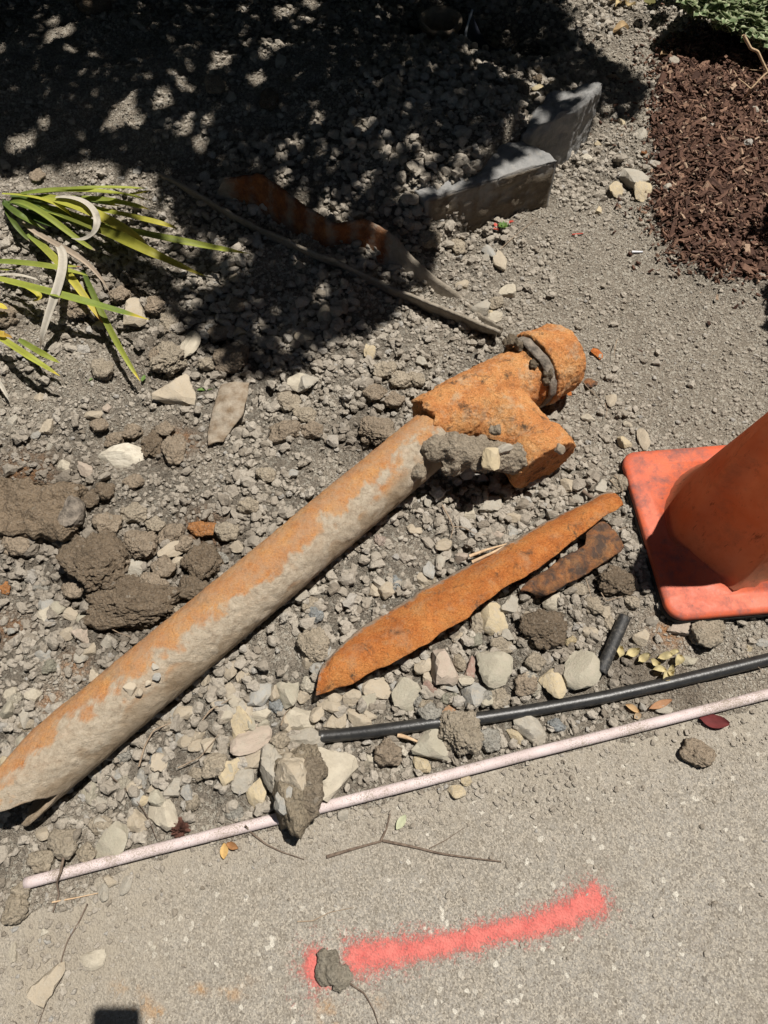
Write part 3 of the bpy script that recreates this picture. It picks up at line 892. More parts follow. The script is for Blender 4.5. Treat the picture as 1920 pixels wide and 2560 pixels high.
# ---------------------------------------------------------------- pipe shards
def patch(left, right, bulge, n=120, m=26, seed=0, jag=0.003, relief=0.0015):
    """shell between two edge lines (3D points); bulge = height of the arch between them"""
    l = resample(left, n); r = resample(right, n)
    j1 = fbm(np.c_[np.linspace(0, n * .075, n), np.zeros(n), np.zeros(n)], 3, seed); j2 = fbm(np.c_[np.linspace(0, n * .075, n), np.ones(n), np.zeros(n)], 3, seed + 5)
    d = r - l; dl = np.linalg.norm(d, axis=1)[:, None] + 1e-9
    l = l - d / dl * (j1 * jag)[:, None]; r = r + d / dl * (j2 * jag)[:, None]
    w_ = np.linspace(0, 1, m)
    prof = 4 * w_ * (1 - w_)
    wid = np.linalg.norm(r - l, axis=1)
    bl_ = bulge * np.clip(wid / (wid.max() * 0.6), 0.05, 1)
    V_ = l[:, None] * (1 - w_)[None, :, None] + r[:, None] * w_[None, :, None]
    V_[..., 2] += bl_[:, None] * prof[None]
    V_ = V_.reshape(-1, 3)
    V_[:, 2] += relief * fbm(V_ * 90, 4, seed + 2, 0.6)
    return V_, grid_faces(n, m)
def qpts(fr, lst, z=None):
    out = []
    for e in lst:
        out.append(G(*FR[fr](e[0], e[1]), e[2] if len(e) > 2 else z))
    return out
def shell(name, V_, F_, mat, label, cat, group, thick=0.006, attrs=None):
    o = link(name, mesh_np(name, V_, F_, mat, attrs), label, cat, group)
    md_ = o.modifiers.new('wall', 'SOLIDIFY'); md_.thickness = thick; md_.offset = 0
    return o
Lq = [(698, 1440, .012), (735, 1400, .012), (790, 1352, .012), (900, 1284, .012), (1000, 1230, .012), (1100, 1173, .014), (1200, 1120, .016), (1300, 1069, .03), (1310, 1066, .032)]
Rq = [(682, 1502, .026), (760, 1474, .042), (830, 1438, .05), (905, 1398, .056), (1010, 1334, .058), (1060, 1290, .058), (1130, 1246, .058), (1200, 1198, .058), (1270, 1142, .058), (1342, 1088, .052)]
V_, F_ = patch(qpts('Q', Lq), qpts('Q', Rq), 0.021, 260, 34, 3, 0.0030, 0.0008)
wv = np.tile(np.linspace(0, 1, 34), 260); sv2 = np.repeat(np.linspace(0, 1, 260), 34)
edge_a = np.clip(np.exp(-wv / .16) * 1.0 + 0.55 * np.exp(-sv2 / .05) + 0.6 * np.exp(-(1 - sv2) / .06) * (1 - wv) + .25 * np.exp(-((sv2 - .62) / .05) ** 2), 0, 1)
shell('pipe_shard', V_, F_, M['shard'], 'long curved orange shard of broken rusty pipe in front of the forked fitting', 'pipe shard', 'broken pipe pieces', 0.006, {'edge': edge_a})
V_, F_ = patch(qpts('B', [(835, 905, .02), (960, 800, .03), (1100, 700, .035), (1285, 590, .035), (1292, 470, .03), (1400, 425, .03)]),
               qpts('B', [(940, 945, .012), (1010, 930, .03), (1130, 870, .035), (1290, 770, .032), (1420, 690, .03), (1550, 612, .025)]), 0.012, 90, 24, 9, 0.003)
shell('pipe_shard', V_, F_, M['darkrust'], 'short dark brown rusted shard tucked beneath the long orange shard', 'pipe shard', 'broken pipe pieces')
near = [(345, 372, .028), (400, 402, .03), (450, 432, .03), (560, 492, .032), (700, 552, .034), (860, 626, .038), (950, 662, .04), (1080, 715, .045)]
far = [(480, 388, .06), (560, 376, .075), (600, 402, .075), (650, 442, .07), (720, 484, .06), (790, 474, .06), (850, 512, .055), (930, 592, .024), (1000, 645, .0), (1040, 680, .005), (1086, 708, .045)]
V_, F_ = patch(qpts('Q', near), qpts('Q', far), -0.085, 170, 30, 15, 0.004)
rst = 0
for x_, y_, r_ in ((530, 392, .045), (570, 402, .05), (610, 435, .04), (650, 468, .035), (690, 490, .032), (740, 498, .030), (785, 505, .032), (820, 520, .025)):
    q_ = at('Q', x_, y_, .04); rst = np.maximum(rst, np.exp(-((V_[:, 0] - q_[0]) ** 2 + (V_[:, 1] - q_[1]) ** 2) / r_ ** 2))
HALF_RUST = rst
shell('pipe_shard', V_, F_, M['halfpipe'], 'long trough-shaped half pipe full of gravel in the tree shade', 'pipe shard', 'broken pipe pieces', 0.007, {'rusty': HALF_RUST})
V_, F_ = patch(qpts('G', [(1085, 545, .004), (1080, 480, .012), (1100, 380, .025), (1130, 270, .03), (1150, 235, .02)]), qpts('G', [(1160, 530, .004), (1200, 460, .02), (1262, 380, .035), (1285, 300, .04), (1290, 225, .03)]), 0.006, 60, 20, 22, 0.002)
shell('pipe_shard', V_, F_, M['plateshell'], 'flat soil-covered brown plate fragment left of the forked fitting', 'pipe shard', 'broken pipe pieces', 0.005)
# mud-caked old pipe end at the left edge
oldroot = thing('buried_pipe', at('G', 100, 850), 'mud-caked stub of old pipe with grey broken end at the left edge', 'pipe')
sl = [P(*FR['G'](x, y), z) for x, y, z in ((-150, 1005, .050), (395, 985, .056), (425, 745, .050), (-150, 690, .045))]
op = part('mud_coat', hexa('mud_coat', sl, -.02, M['clod'], 44, .013, 46, .96), oldroot)
op.color = (.25, .19, .13, 1)
v_, f_ = rock_shape(4, 77, 7, 0.08)
part('broken_end', mesh_np('broken_end', v_ * np.array([.026, .034, .022]) + at('G', 372, 900, .038), f_, M['grey'], smooth=False), oldroot, 'dull grey broken metal face')

# ---------------------------------------------------------------- traffic cone
cc = P(1830, 1316, 0.025)
cone = thing('traffic_cone', (cc[0], cc[1], 0.01), 'orange traffic cone with scuffed square base at the right edge', 'traffic cone')
rot = math.radians(5)
def rsq(half, rad, n=10):
    pts = []
    for k in range(4):
        a0 = k * math.pi / 2
        cx, cy = [(1, 1), (-1, 1), (-1, -1), (1, -1)][k]
        for j in range(n):
            a_ = a0 + j / (n - 1) * math.pi / 2
            pts.append(((half - rad) * cx + rad * math.cos(a_), (half - rad) * cy + rad * math.sin(a_)))
    p = np.array(pts)
    return p @ np.array([[math.cos(rot), math.sin(rot)], [-math.sin(rot), math.cos(rot)]])
bz = 0.016
def plate(name, layers, mat):
    rings = [np.c_[rsq(h_, r_) + cc[:2], np.full(40, z_)] for h_, r_, z_ in layers]
    V_ = np.concatenate(rings); F_ = grid_faces(len(layers), 40, True)
    return V_, F_
HB = 0.186
V_, F_ = plate('b', [(HB - .001, .035, bz + .008), (HB, .035, bz + .012), (HB, .035, bz + .021), (HB - .003, .034, bz + .0245), (HB - .012, .03, bz + .026), (HB - .035, .03, bz + .025), (.145, .10, bz + .026), (.140, .135, bz + .030), (.128, .1279, bz + .04)], None)
# gentle warping of the rubber plate
V_[:, 2] += 0.0025 * fbm(V_ * 11, 2, 4) - 0.02 * (np.linalg.norm(V_[:, :2] - cc[:2], axis=1) / .25) ** 3 * 0.12
base_me = mesh_np('cone_base', V_, F_, M['cone_base'])
part('cone_base', base_me, cone, 'square orange base with scuffed dark corner')
V_, F_ = plate('r', [(.10, .05, bz - .006), (HB - .001, .036, bz - .006), (HB + .0015, .037, bz - .002), (HB + .0015, .037, bz + .009), (HB - .002, .036, bz + .011)], None)
part('rubber_foot', mesh_np('rubber_foot', V_, F_, M['rubber']), cone, 'black rubber rim under the base')
nz, ntc = 110, 120
zz = np.linspace(0, 1, nz); tt = np.arange(ntc) / ntc * 2 * np.pi
ZZ, TT = np.meshgrid(zz, tt, indexing='ij')
zh = bz + .030 + ZZ * 0.66
rr = 0.128 - (0.128 - 0.030) * ZZ
rr = rr + 0.012 * np.exp(-ZZ / 0.02)
def fold(th0, amp, wd, z0, zw, slant=0.0):
    dth = (TT - th0 - slant * ZZ + np.pi) % (2 * np.pi) - np.pi
    return amp * np.exp(-(dth / wd) ** 2) * np.exp(-((ZZ - z0) / zw) ** 2)
rr = rr + fold(3.40, .016, .13, .34, .26, -.9) - fold(3.75, .026, .34, .30, .24, -.6) + fold(4.45, .018, .08, .10, .14, .5) - fold(4.15, .008, .3, .15, .14) - fold(4.85, .010, .28, .12, .12) + fold(3.7, .004, .3, .35, .2)
Vc = np.stack([cc[0] + rr * np.cos(TT), cc[1] + rr * np.sin(TT), zh], -1).reshape(-1, 3)
Vc[:, :2] += (0.003 * fbm(Vc * 7, 2, 6))[:, None]
part('cone_body', mesh_np('cone_body', Vc, grid_faces(nz, ntc, True), M['cone_body']), cone, 'dirty dented orange cone body')

# ---------------------------------------------------------------- tubes
hose_q = [(690, 1592), (760, 1585), (850, 1574), (935, 1562), (1040, 1551), (1150, 1534), (1300, 1507), (1450, 1474), (1560, 1448), (1659, 1424), (1760, 1395), (1900, 1350)]
link('irrigation_hose', tube_mesh('irrigation_hose', [G(*FR['Q'](x, y), .011) for x, y in hose_q], .0112, M['black'], 18, 120), 'black polythene irrigation hose curving out of the stones to the right edge', 'hose')
g0, g1 = at('Q', 1350, 1332, .024), at('Q', 1297, 1453, .014)
so = link('tube_stub', mesh_np('tube_stub', *tube(np.linspace(g0, g1, 24), .0112, 20, None, False), M['blackdust']), 'short dusty offcut of black tube lying below the traffic cone', 'tube')
md_ = so.modifiers.new('wall', 'SOLIDIFY'); md_.thickness = 0.0022; md_.offset = -1
cond = [P(*FR['Q'](x, y), z) for x, y, z in ((55, 1908, .010), (300, 1844, .011), (640, 1758, .010), (900, 1692, .012), (1150, 1627, .012), (1400, 1565, .012), (1659, 1499, .012), (1900, 1437, .012))]
co = link('plastic_conduit', mesh_np('plastic_conduit', *tube(cond, .0092, 18, 160, False), M['conduit']), 'thin pinkish white plastic pipe along the sidewalk edge', 'plastic pipe')
md_ = co.modifiers.new('wall', 'SOLIDIFY'); md_.thickness = 0.002; md_.offset = -1

# ---------------------------------------------------------------- spray paint mark on the sidewalk
cl = np.array([P(*FR['R'](x, y), 0.0022) for x, y in ((105, 690), (200, 668), (330, 640), (480, 615), (650, 590), (820, 560), (1000, 515), (1150, 490), (1300, 440), (1420, 380), (1500, 355))])
wd = np.interp(np.linspace(0, 1, 90), [0, .12, .2, .35, .55, .7, .8, 1], [.064, .062, .054, .043, .040, .037, .043, .060])
cl = resample(cl, 90)
tn = np.gradient(cl, axis=0); tn /= np.linalg.norm(tn, axis=1)[:, None]
nr = np.cross(tn, [0, 0, 1])
ext0 = cl[0] - tn[0] * .03; ext1 = cl[-1] + tn[-1] * .03
cl = np.r_[[ext0], cl, [ext1]]; nr = np.r_[nr[:1], nr, nr[-1:]]; wd = np.r_[wd[0], wd, wd[-1]]
vv = np.linspace(-1.5, 1.5, 21)
V_ = (cl[:, None] + nr[:, None] * (vv[None, :] * wd[:, None])[..., None] * .60).reshape(-1, 3)
n_ = len(cl)
al_ = np.clip(np.minimum(np.arange(n_) / 2.5, (n_ - 1 - np.arange(n_)) / 2.5), 0, 1)
gap = 1 - 0.9 * np.exp(-((np.linspace(0, 1, n_) - .118) / .03) ** 2)
core = (1.08 * np.exp(-(vv / .80) ** 2))[None, :] * (al_ * gap)[:, None]
ruv = np.c_[np.repeat(np.linspace(0, 1, n_), 21), core.ravel()]
link('paint_mark', mesh_np('paint_mark', V_, grid_faces(n_, 21), M['paint'], {'ruv': ruv}), 'streak of faded red spray paint on the concrete sidewalk', 'paint mark')

# ---------------------------------------------------------------- stones and clods
STONES = {}
def stone_mesh(k, smooth=False):
    if k not in STONES:
        v_, f_ = rock_shape(3, 100 + k, 9 + k % 5, 0.045)
        STONES[k] = mesh_np('stone', v_, f_, M['stone'], smooth=True)
        STONES[k].set_sharp_from_angle(angle=math.radians(24))
    return STONES[k]
CLODS = {}
def clod_mesh(k, big=False):
    if (k, big) not in CLODS:
        v_, f_ = clod_shape(5 if big else 4, 300 + k, 0.45 if big else .36)
        CLODS[(k, big)] = mesh_np('soil_clod', v_, f_, M['clod'])
    return CLODS[(k, big)]
taken = []                                    # ground discs already covered by placed stones
def place(fr, x, y, w, h, ang, colour, label, cat='stone', group=None, name='stone', k=None, flat=0.62, sink=0.30, big=False):
    px, py = FR[fr](x, y); sc = SCL[fr]
    q = G(px, py)
    _, _, dep = proj(q[0], q[1], q[2])
    depr = math.atan2(H - q[2], math.hypot(q[0], q[1]))
    rx = w / sc / 2 * dep / F; ry = h / sc / 2 * dep / F / (0.35 + 0.65 * math.sin(depr))
    rz = flat * min(rx, ry)
    q = G(px, py, rz * (1 - 2 * sink) * 0.5)
    if k is None: k = random.randrange(20)
    me = clod_mesh(k % 8, big) if name == 'soil_clod' else stone_mesh(k % 20)
    o = link(name, me, label, cat, group)
    z0 = gz(q[0], q[1])
    o.location = (q[0], q[1], z0 + rz * (1 - 2 * sink))
    o.scale = (rx, ry, rz)
    o.rotation_euler = (random.uniform(-.12, .12), random.uniform(-.12, .12), math.radians(ang))
    c = np.array(COL[colour]) * random.uniform(.93, 1.07)
    o.color = (*c, 1)
    taken.append((q[0], q[1], (rx + ry) / 2))
    return o

GEN = []
HERO = [
 ('A', 715, 880, 230, 275, 20, 'pale', 'large pale rock beside the white pipe, right of the tall dark rock'),
 ('A', 530, 620, 205, 145, 10, 'pale', 'broad pale tan stone just left of the hose end'),
 ('A', 555, 730, 170, 150, 30, 'grey', 'grey angular stone touching the cut end of the hose'),
 ('A', 200, 640, 130, 140, 40, 'yellow', None), ('A', 315, 600, 110, 70, 0, 'pale', None),
 ('A', 265, 725, 230, 140, 20, 'pink', 'pinkish brown block of stone left of the hose end'),
 ('A', 190, 560, 130, 90, 15, 'grey', None), ('A', 315, 490, 110, 150, -20, 'blue', 'bluish grey upright stone below the middle of the long pipe'),
 ('A', 460, 480, 130, 160, 20, 'green', None), ('A', 540, 490, 80, 95, 0, 'tan', None),
 ('A', 915, 450, 165, 125, -10, 'tan', 'flat tan stone under the middle of the orange shard'),
 ('A', 1075, 490, 170, 175, 15, 'green', 'grey-green faceted stone below the orange shard'),
 ('A', 790, 505, 100, 90, 0, 'mid', None), ('A', 670, 545, 140, 85, 0, 'tan', None),
 ('A', 1265, 360, 195, 190, -30, 'pink', 'large pinkish tan stone with a pointed top, right of a maroon chip'),
 ('A', 1160, 340, 105, 95, 0, 'mid', None), ('A', 1510, 360, 195, 190, -20, 'green', 'large grey-green broken stone with flat face in the rock pile'),
 ('A', 1395, 350, 65, 120, 0, 'maroon', 'maroon stone chip wedged between two large stones'),
 ('A', 1190, 455, 75, 85, 20, 'maroon', 'small maroon stone left of the pinkish rock'),
 ('A', 1520, 110, 145, 185, 25, 'yellow', 'pale yellowish stone below the lower edge of the orange shard'),
 ('A', 1220, 770, 190, 185, -35, 'green', 'grey-green stone between the black hose and the white pipe'),
 ('A', 1150, 850, 80, 105, 20, 'yellow', 'small yellow stone beside the white pipe under a grey-green stone'),
 ('A', 825, 620, 135, 110, 0, 'tan', None), ('A', 700, 625, 120, 90, 0, 'tan', None), ('A', 300, 1010, 115, 185, 5, 'yellow', 'upright yellow stone left of the tall dark rock'),
 ('A', 225, 930, 120, 140, 0, 'grey', None), ('A', 155, 890, 110, 150, -35, 'yellow', None), ('A', 280, 830, 130, 110, 0, 'tan', None),
 ('A', 1420, 490, 140, 150, 0, 'blue', 'rough bluish grey stone above the black hose'), ('A', 1295, 575, 85, 65, -20, 'orange', 'small orange-brown stone beside a clod on the hose'),
 ('A', 1330, 990, 85, 80, 20, 'yellow', 'pale yellow chip on the sidewalk edge just below the white pipe'),
 ('A', 1380, 935, 60, 60, 0, 'yellow', None), ('A', 745, 1115, 65, 55, 30, 'grey', None), ('A', 1560, 540, 90, 120, 0, 'blue', None), ('A', 880, 600, 80, 60, 0, 'mid', None),
 ('B', 1255, 1460, 265, 285, -12, 'green', 'large flat grey slab of stone beside the short black tube'),
 ('B', 1050, 1560, 175, 205, 10, 'yellow', 'yellowish stone left of the large flat grey slab'),
 ('B', 735, 1005, 165, 140, 0, 'grey', None), ('B', 740, 1210, 90, 85, 0, 'grey', None), ('B', 1050, 990, 140, 110, 10, 'pale', None),
 ('B', 790, 500, 95, 95, 0, 'blue', None), ('B', 680, 520, 100, 90, 0, 'pink', None), ('B', 780, 400, 110, 90, 20, 'tan', None), ('B', 620, 310, 155, 110, 0, 'grey', None),
 ('B', 480, 380, 95, 90, 40, 'pale', None), ('B', 300, 590, 120, 100, 0, 'tan', None), ('B', 200, 770, 95, 130, 0, 'blue', None), ('B', 280, 700, 70, 130, 0, 'grey', None), ('B', 1170, 180, 120, 100, 0, 'tan', None),
 ('B', 1250, 240, 130, 130, 0, 'grey', None), ('B', 100, 480, 110, 80, 0, 'tan', None), ('B', 320, 275, 110, 45, 5, 'pale', None), ('B', 195, 285, 60, 80, 0, 'grey', None),
 ('C', 1130, 1480, 215, 225, 10, 'pale', 'pale heart-shaped rock below the long pipe near a brown seed head'),
 ('C', 720, 1560, 175, 130, 0, 'grey', 'grey flat stone near the broken lower end of the long pipe'),
 ('C', 835, 1200, 85, 115, -20, 'blue', None), ('C', 1060, 1220, 80, 110, 0, 'grey', None), ('C', 1185, 1300, 155, 125, 10, 'grey', None), ('C', 1295, 1325, 95, 115, 0, 'blue', None),
 ('C', 985, 1400, 115, 90, 0, 'yellow', None), ('C', 695, 1400, 110, 80, 0, 'grey', None), ('C', 960, 1530, 150, 155, 0, 'tan', None), ('C', 1245, 955, 95, 120, 0, 'blue', None),
 ('C', 1060, 1300, 90, 70, 0, 'tan', None), ('C', 20, 1120, 55, 110, 0, 'yellow', 'yellowish stone at the left edge above the broken pipe end'), ('C', 78, 640, 95, 85, 0, 'pale', None), ('C', 230, 660, 115, 90, 0, 'pale', None),
 ('C', 380, 470, 75, 55, 0, 'blue', None), ('C', 85, 215, 80, 45, 10, 'blue', None), ('C', 755, 285, 110, 100, 0, 'grey', None), ('C', 1350, 1000, 110, 100, 0, 'tan', None), ('C', 1570, 1190, 150, 120, -35, 'green', None),
 ('D', 488, 200, 125, 185, -25, 'green', 'flat grey-green stone overlapping the white pipe at lower left'),
 ('D', 445, 400, 60, 70, 0, 'grey', 'small grey stone on the concrete below the white pipe'), ('D', 478, 350, 75, 50, 0, 'tan', None), ('D', 545, 370, 50, 75, 0, 'grey', None),
 ('D', 400, 692, 120, 72, 5, 'pale', 'flat pale stone pressed into the dusty sidewalk corner'), ('D', 200, 780, 130, 170, -20, 'tan', 'wide flat tan stone half buried in the dust at lower left'),
 ('D', 60, 655, 42, 75, 0, 'pale', None), ('D', 660, 640, 30, 25, 0, 'white', None), ('D', 195, 572, 30, 28, 0, 'white', None),
 ('E', 290, 612, 215, 165, -28, 'grey', 'grey rounded stone lying against the underside of the black hose'), ('E', 203, 672, 72, 105, 20, 'yellow', 'small yellow stone tucked left of the grey stone below the hose'),
 ('E', 1140, 40, 125, 85, -10, 'pink', 'reddish tan flat stone below the front edge of the cone base'), ('E', 925, 108, 100, 90, 0, 'tan', 'tan stone right of the short black tube'),
 ('E', 1625, 132, 80, 50, -10, 'blue', 'bluish pebble at the right edge above the hose'), ('E', 1060, 520, 105, 48, 0, 'grey', 'thin grey stone chip between hose and white pipe'), ('E', 878, 716, 36, 30, 0, 'white', 'tiny white pebble below the white pipe'),
 ('E', 1200, 235, 110, 55, 0, 'green', None), ('E', 1550, 165, 45, 40, 0, 'yellow', None),
 ('F', 1430, 975, 190, 205, 15, 'grey', 'large grey stone beside the mulch bed, darkest of three'), ('F', 1288, 1092, 130, 130, 0, 'yellow', 'yellow stone left of the large grey stone near the mulch'),
 ('F', 1510, 1095, 150, 155, 0, 'yellow', 'cream yellow stone touching the mulch edge'), ('F', 1050, 818, 100, 90, 0, 'white', 'whitish stone at the foot of the farther concrete block'), ('F', 1340, 520, 65, 70, 0, 'yellow', None),
 ('F', 1500, 625, 95, 95, 0, 'grey', None), ('F', 235, 1600, 90, 135, 20, 'blue', None), ('F', 1140, 1250, 65, 70, 0, 'yellow', None), ('F', 1140, 700, 55, 45, 0, 'yellow', None),
 ('G', 635, 612, 252, 128, -8, 'white', 'bright white chalky stone left of the dark clods'), ('G', 935, 285, 175, 195, -35, 'tan', 'pale tan wedge-shaped stone near the tips of the strap leaves'),
 ('G', 340, 655, 80, 72, 0, 'pale', 'round pale cobble above the mud-caked pipe stub'), ('G', 445, 675, 92, 85, 0, 'pink', 'pinkish rough stone right of the round pale cobble'), ('G', 240, 455, 80, 70, 0, 'mid', None), ('G', 65, 430, 55, 75, 0, 'grey', None),
 ('G', 190, 495, 52, 40, 0, 'blue', None), ('G', 555, 357, 45, 45, 0, 'pink', 'small reddish pebble at the end of a leaf shadow'), ('G', 490, 390, 110, 50, -15, 'tan', None), ('G', 1590, 225, 125, 110, 0, 'grey', None), ('G', 260, 552, 45, 45, 0, 'grey', None), ('G', 1520, 690, 60, 50, 0, 'blue', None),
 ('G', 900, 1090, 170, 75, 25, 'tan', None), ('G', 710, 1190, 100, 90, 0, 'grey', None), ('G', 200, 300, 60, 60, 0, 'tan', None),
 ('L', 805, 920, 185, 170, -30, 'tan', 'flat tan stone under the tip of a green strap leaf'), ('L', 1130, 1100, 120, 170, 0, 'pale', None), ('L', 1510, 485, 75, 85, 0, 'blue', 'bluish stone in shade right of the long leaf tip'), ('L', 1340, 620, 85, 60, 0, 'blue', None),
 ('L', 1390, 705, 75, 80, 0, 'tan', None), ('L', 815, 70, 50, 55, 0, 'blue', 'small blue-grey stone in shade above the strap leaves'), ('L', 1430, 1020, 80, 80, 0, 'yellow', None),
 ('M', 765, 745, 75, 110, -15, 'tan', 'smooth tan stone standing in the shade below the half pipe'), ('M', 440, 415, 65, 75, 0, 'blue', None), ('M', 1590, 645, 95, 55, 0, 'pale', None), ('M', 1480, 725, 95, 55, 10, 'grey', 'grey chip lying on the sunlit end of the half pipe'), ('M', 1540, 765, 75, 60, 0, 'pale', 'pale stone on the far tip of the half pipe'),
 ('M', 1565, 510, 70, 110, 0, 'mid', None), ('M', 1390, 615, 70, 45, 0, 'tan', None), ('M', 865, 545, 45, 60, 0, 'mid', None), ('M', 1515, 475, 50, 70, -20, 'grey', None), ('M', 665, 850, 100, 90, 0, 'tan', None), ('M', 640, 1070, 110, 80, 0, 'pale', None), ('M', 960, 920, 45, 60, 0, 'yellow', None),
 ('I', 1350, 700, 80, 60, 0, 'pale', 'pale chip on the gravel right of the pipe fork'), ('I', 1565, 848, 95, 75, -10, 'yellow', 'flat yellow stone above the cone base corner'), ('K', 920, 355, 75, 130, 10, 'tan', 'tall tan stone standing just behind the cone base'), ('I', 1480, 600, 70, 80, -20, 'tan', None),
 ('I', 1410, 1110, 100, 90, 0, 'grey', None), ('I', 365, 365, 75, 65, 0, 'grey', None), ('I', 60, 310, 70, 75, 0, 'yellow', None), ('I', 800, 100, 80, 80, 0, 'yellow', None), ('I', 1585, 735, 55, 40, 0, 'pale', None),
 ('U', 1095, 905, 130, 130, 0, 'white', 'glinting white stone at the edge of the dark hole'), ('U', 900, 940, 90, 110, 0, 'grey', None), ('U', 745, 790, 90, 110, 20, 'blue', None), ('U', 985, 790, 120, 130, 0, 'blue', None), ('U', 1440, 1080, 140, 110, 0, 'grey', None),
 ('N', 965, 580, 45, 40, 0, 'blue', None), ('N', 910, 610, 35, 45, 0, 'pale', None), ('N', 1000, 420, 45, 50, 0, 'grey', None), ('N', 595, 740, 38, 40, 0, 'blue', None), ('N', 700, 530, 35, 40, 0, 'grey', None), ('N', 1215, 275, 50, 60, 0, 'grey', None), ('N', 660, 110, 35, 30, 0, 'tan', None), ('N', 25, 715, 55, 45, 0, 'grey', None),
]
REGIONS = [('in the shaded spoil at the top', lambda x, y: y < 560 and x < 1250), ('on the sunny path beside the blocks', lambda x, y: y < 1000 and x > 1250),
           ('in the gravel around the strap leaves and the half pipe', lambda x, y: y < 930), ('in the dirt left of the long pipe', lambda x, y: y < 2212 and x < 1000 and (y - 1700 * S * 1) < -0.84 * (x - 250)),
           ('on the dusty sidewalk', lambda x, y: edge_d(*P(x, y)[:2]) < -0.01), ('between the long pipe and the orange shard', lambda x, y: x < 1640 and y < 2240 - 0.66 * x), ('in the rock pile along the white pipe', lambda x, y: True)]
def region_name(px, py):
    for n_, f_ in REGIONS:
        if f_(px, py): return n_
CW = dict(pale='pale', tan='tan', grey='grey', green='grey-green', blue='blue-grey', yellow='yellowish', pink='pinkish', maroon='maroon', brown='brown', mid='dusty brown', white='white', orange='orange-brown', dark='dark')
for k, (fr, x, y, w, h, ang, c, lab) in enumerate(HERO):
    px, py = FR[fr](x, y)
    reg = region_name(px, py)
    o = place(fr, x, y, w, h, ang, c, lab or 'x', 'stone', f'loose stones {reg}' if not lab else 'loose stones in the excavated soil', k=k)
    if not lab: GEN.append((o, CW[c], 'stone'))

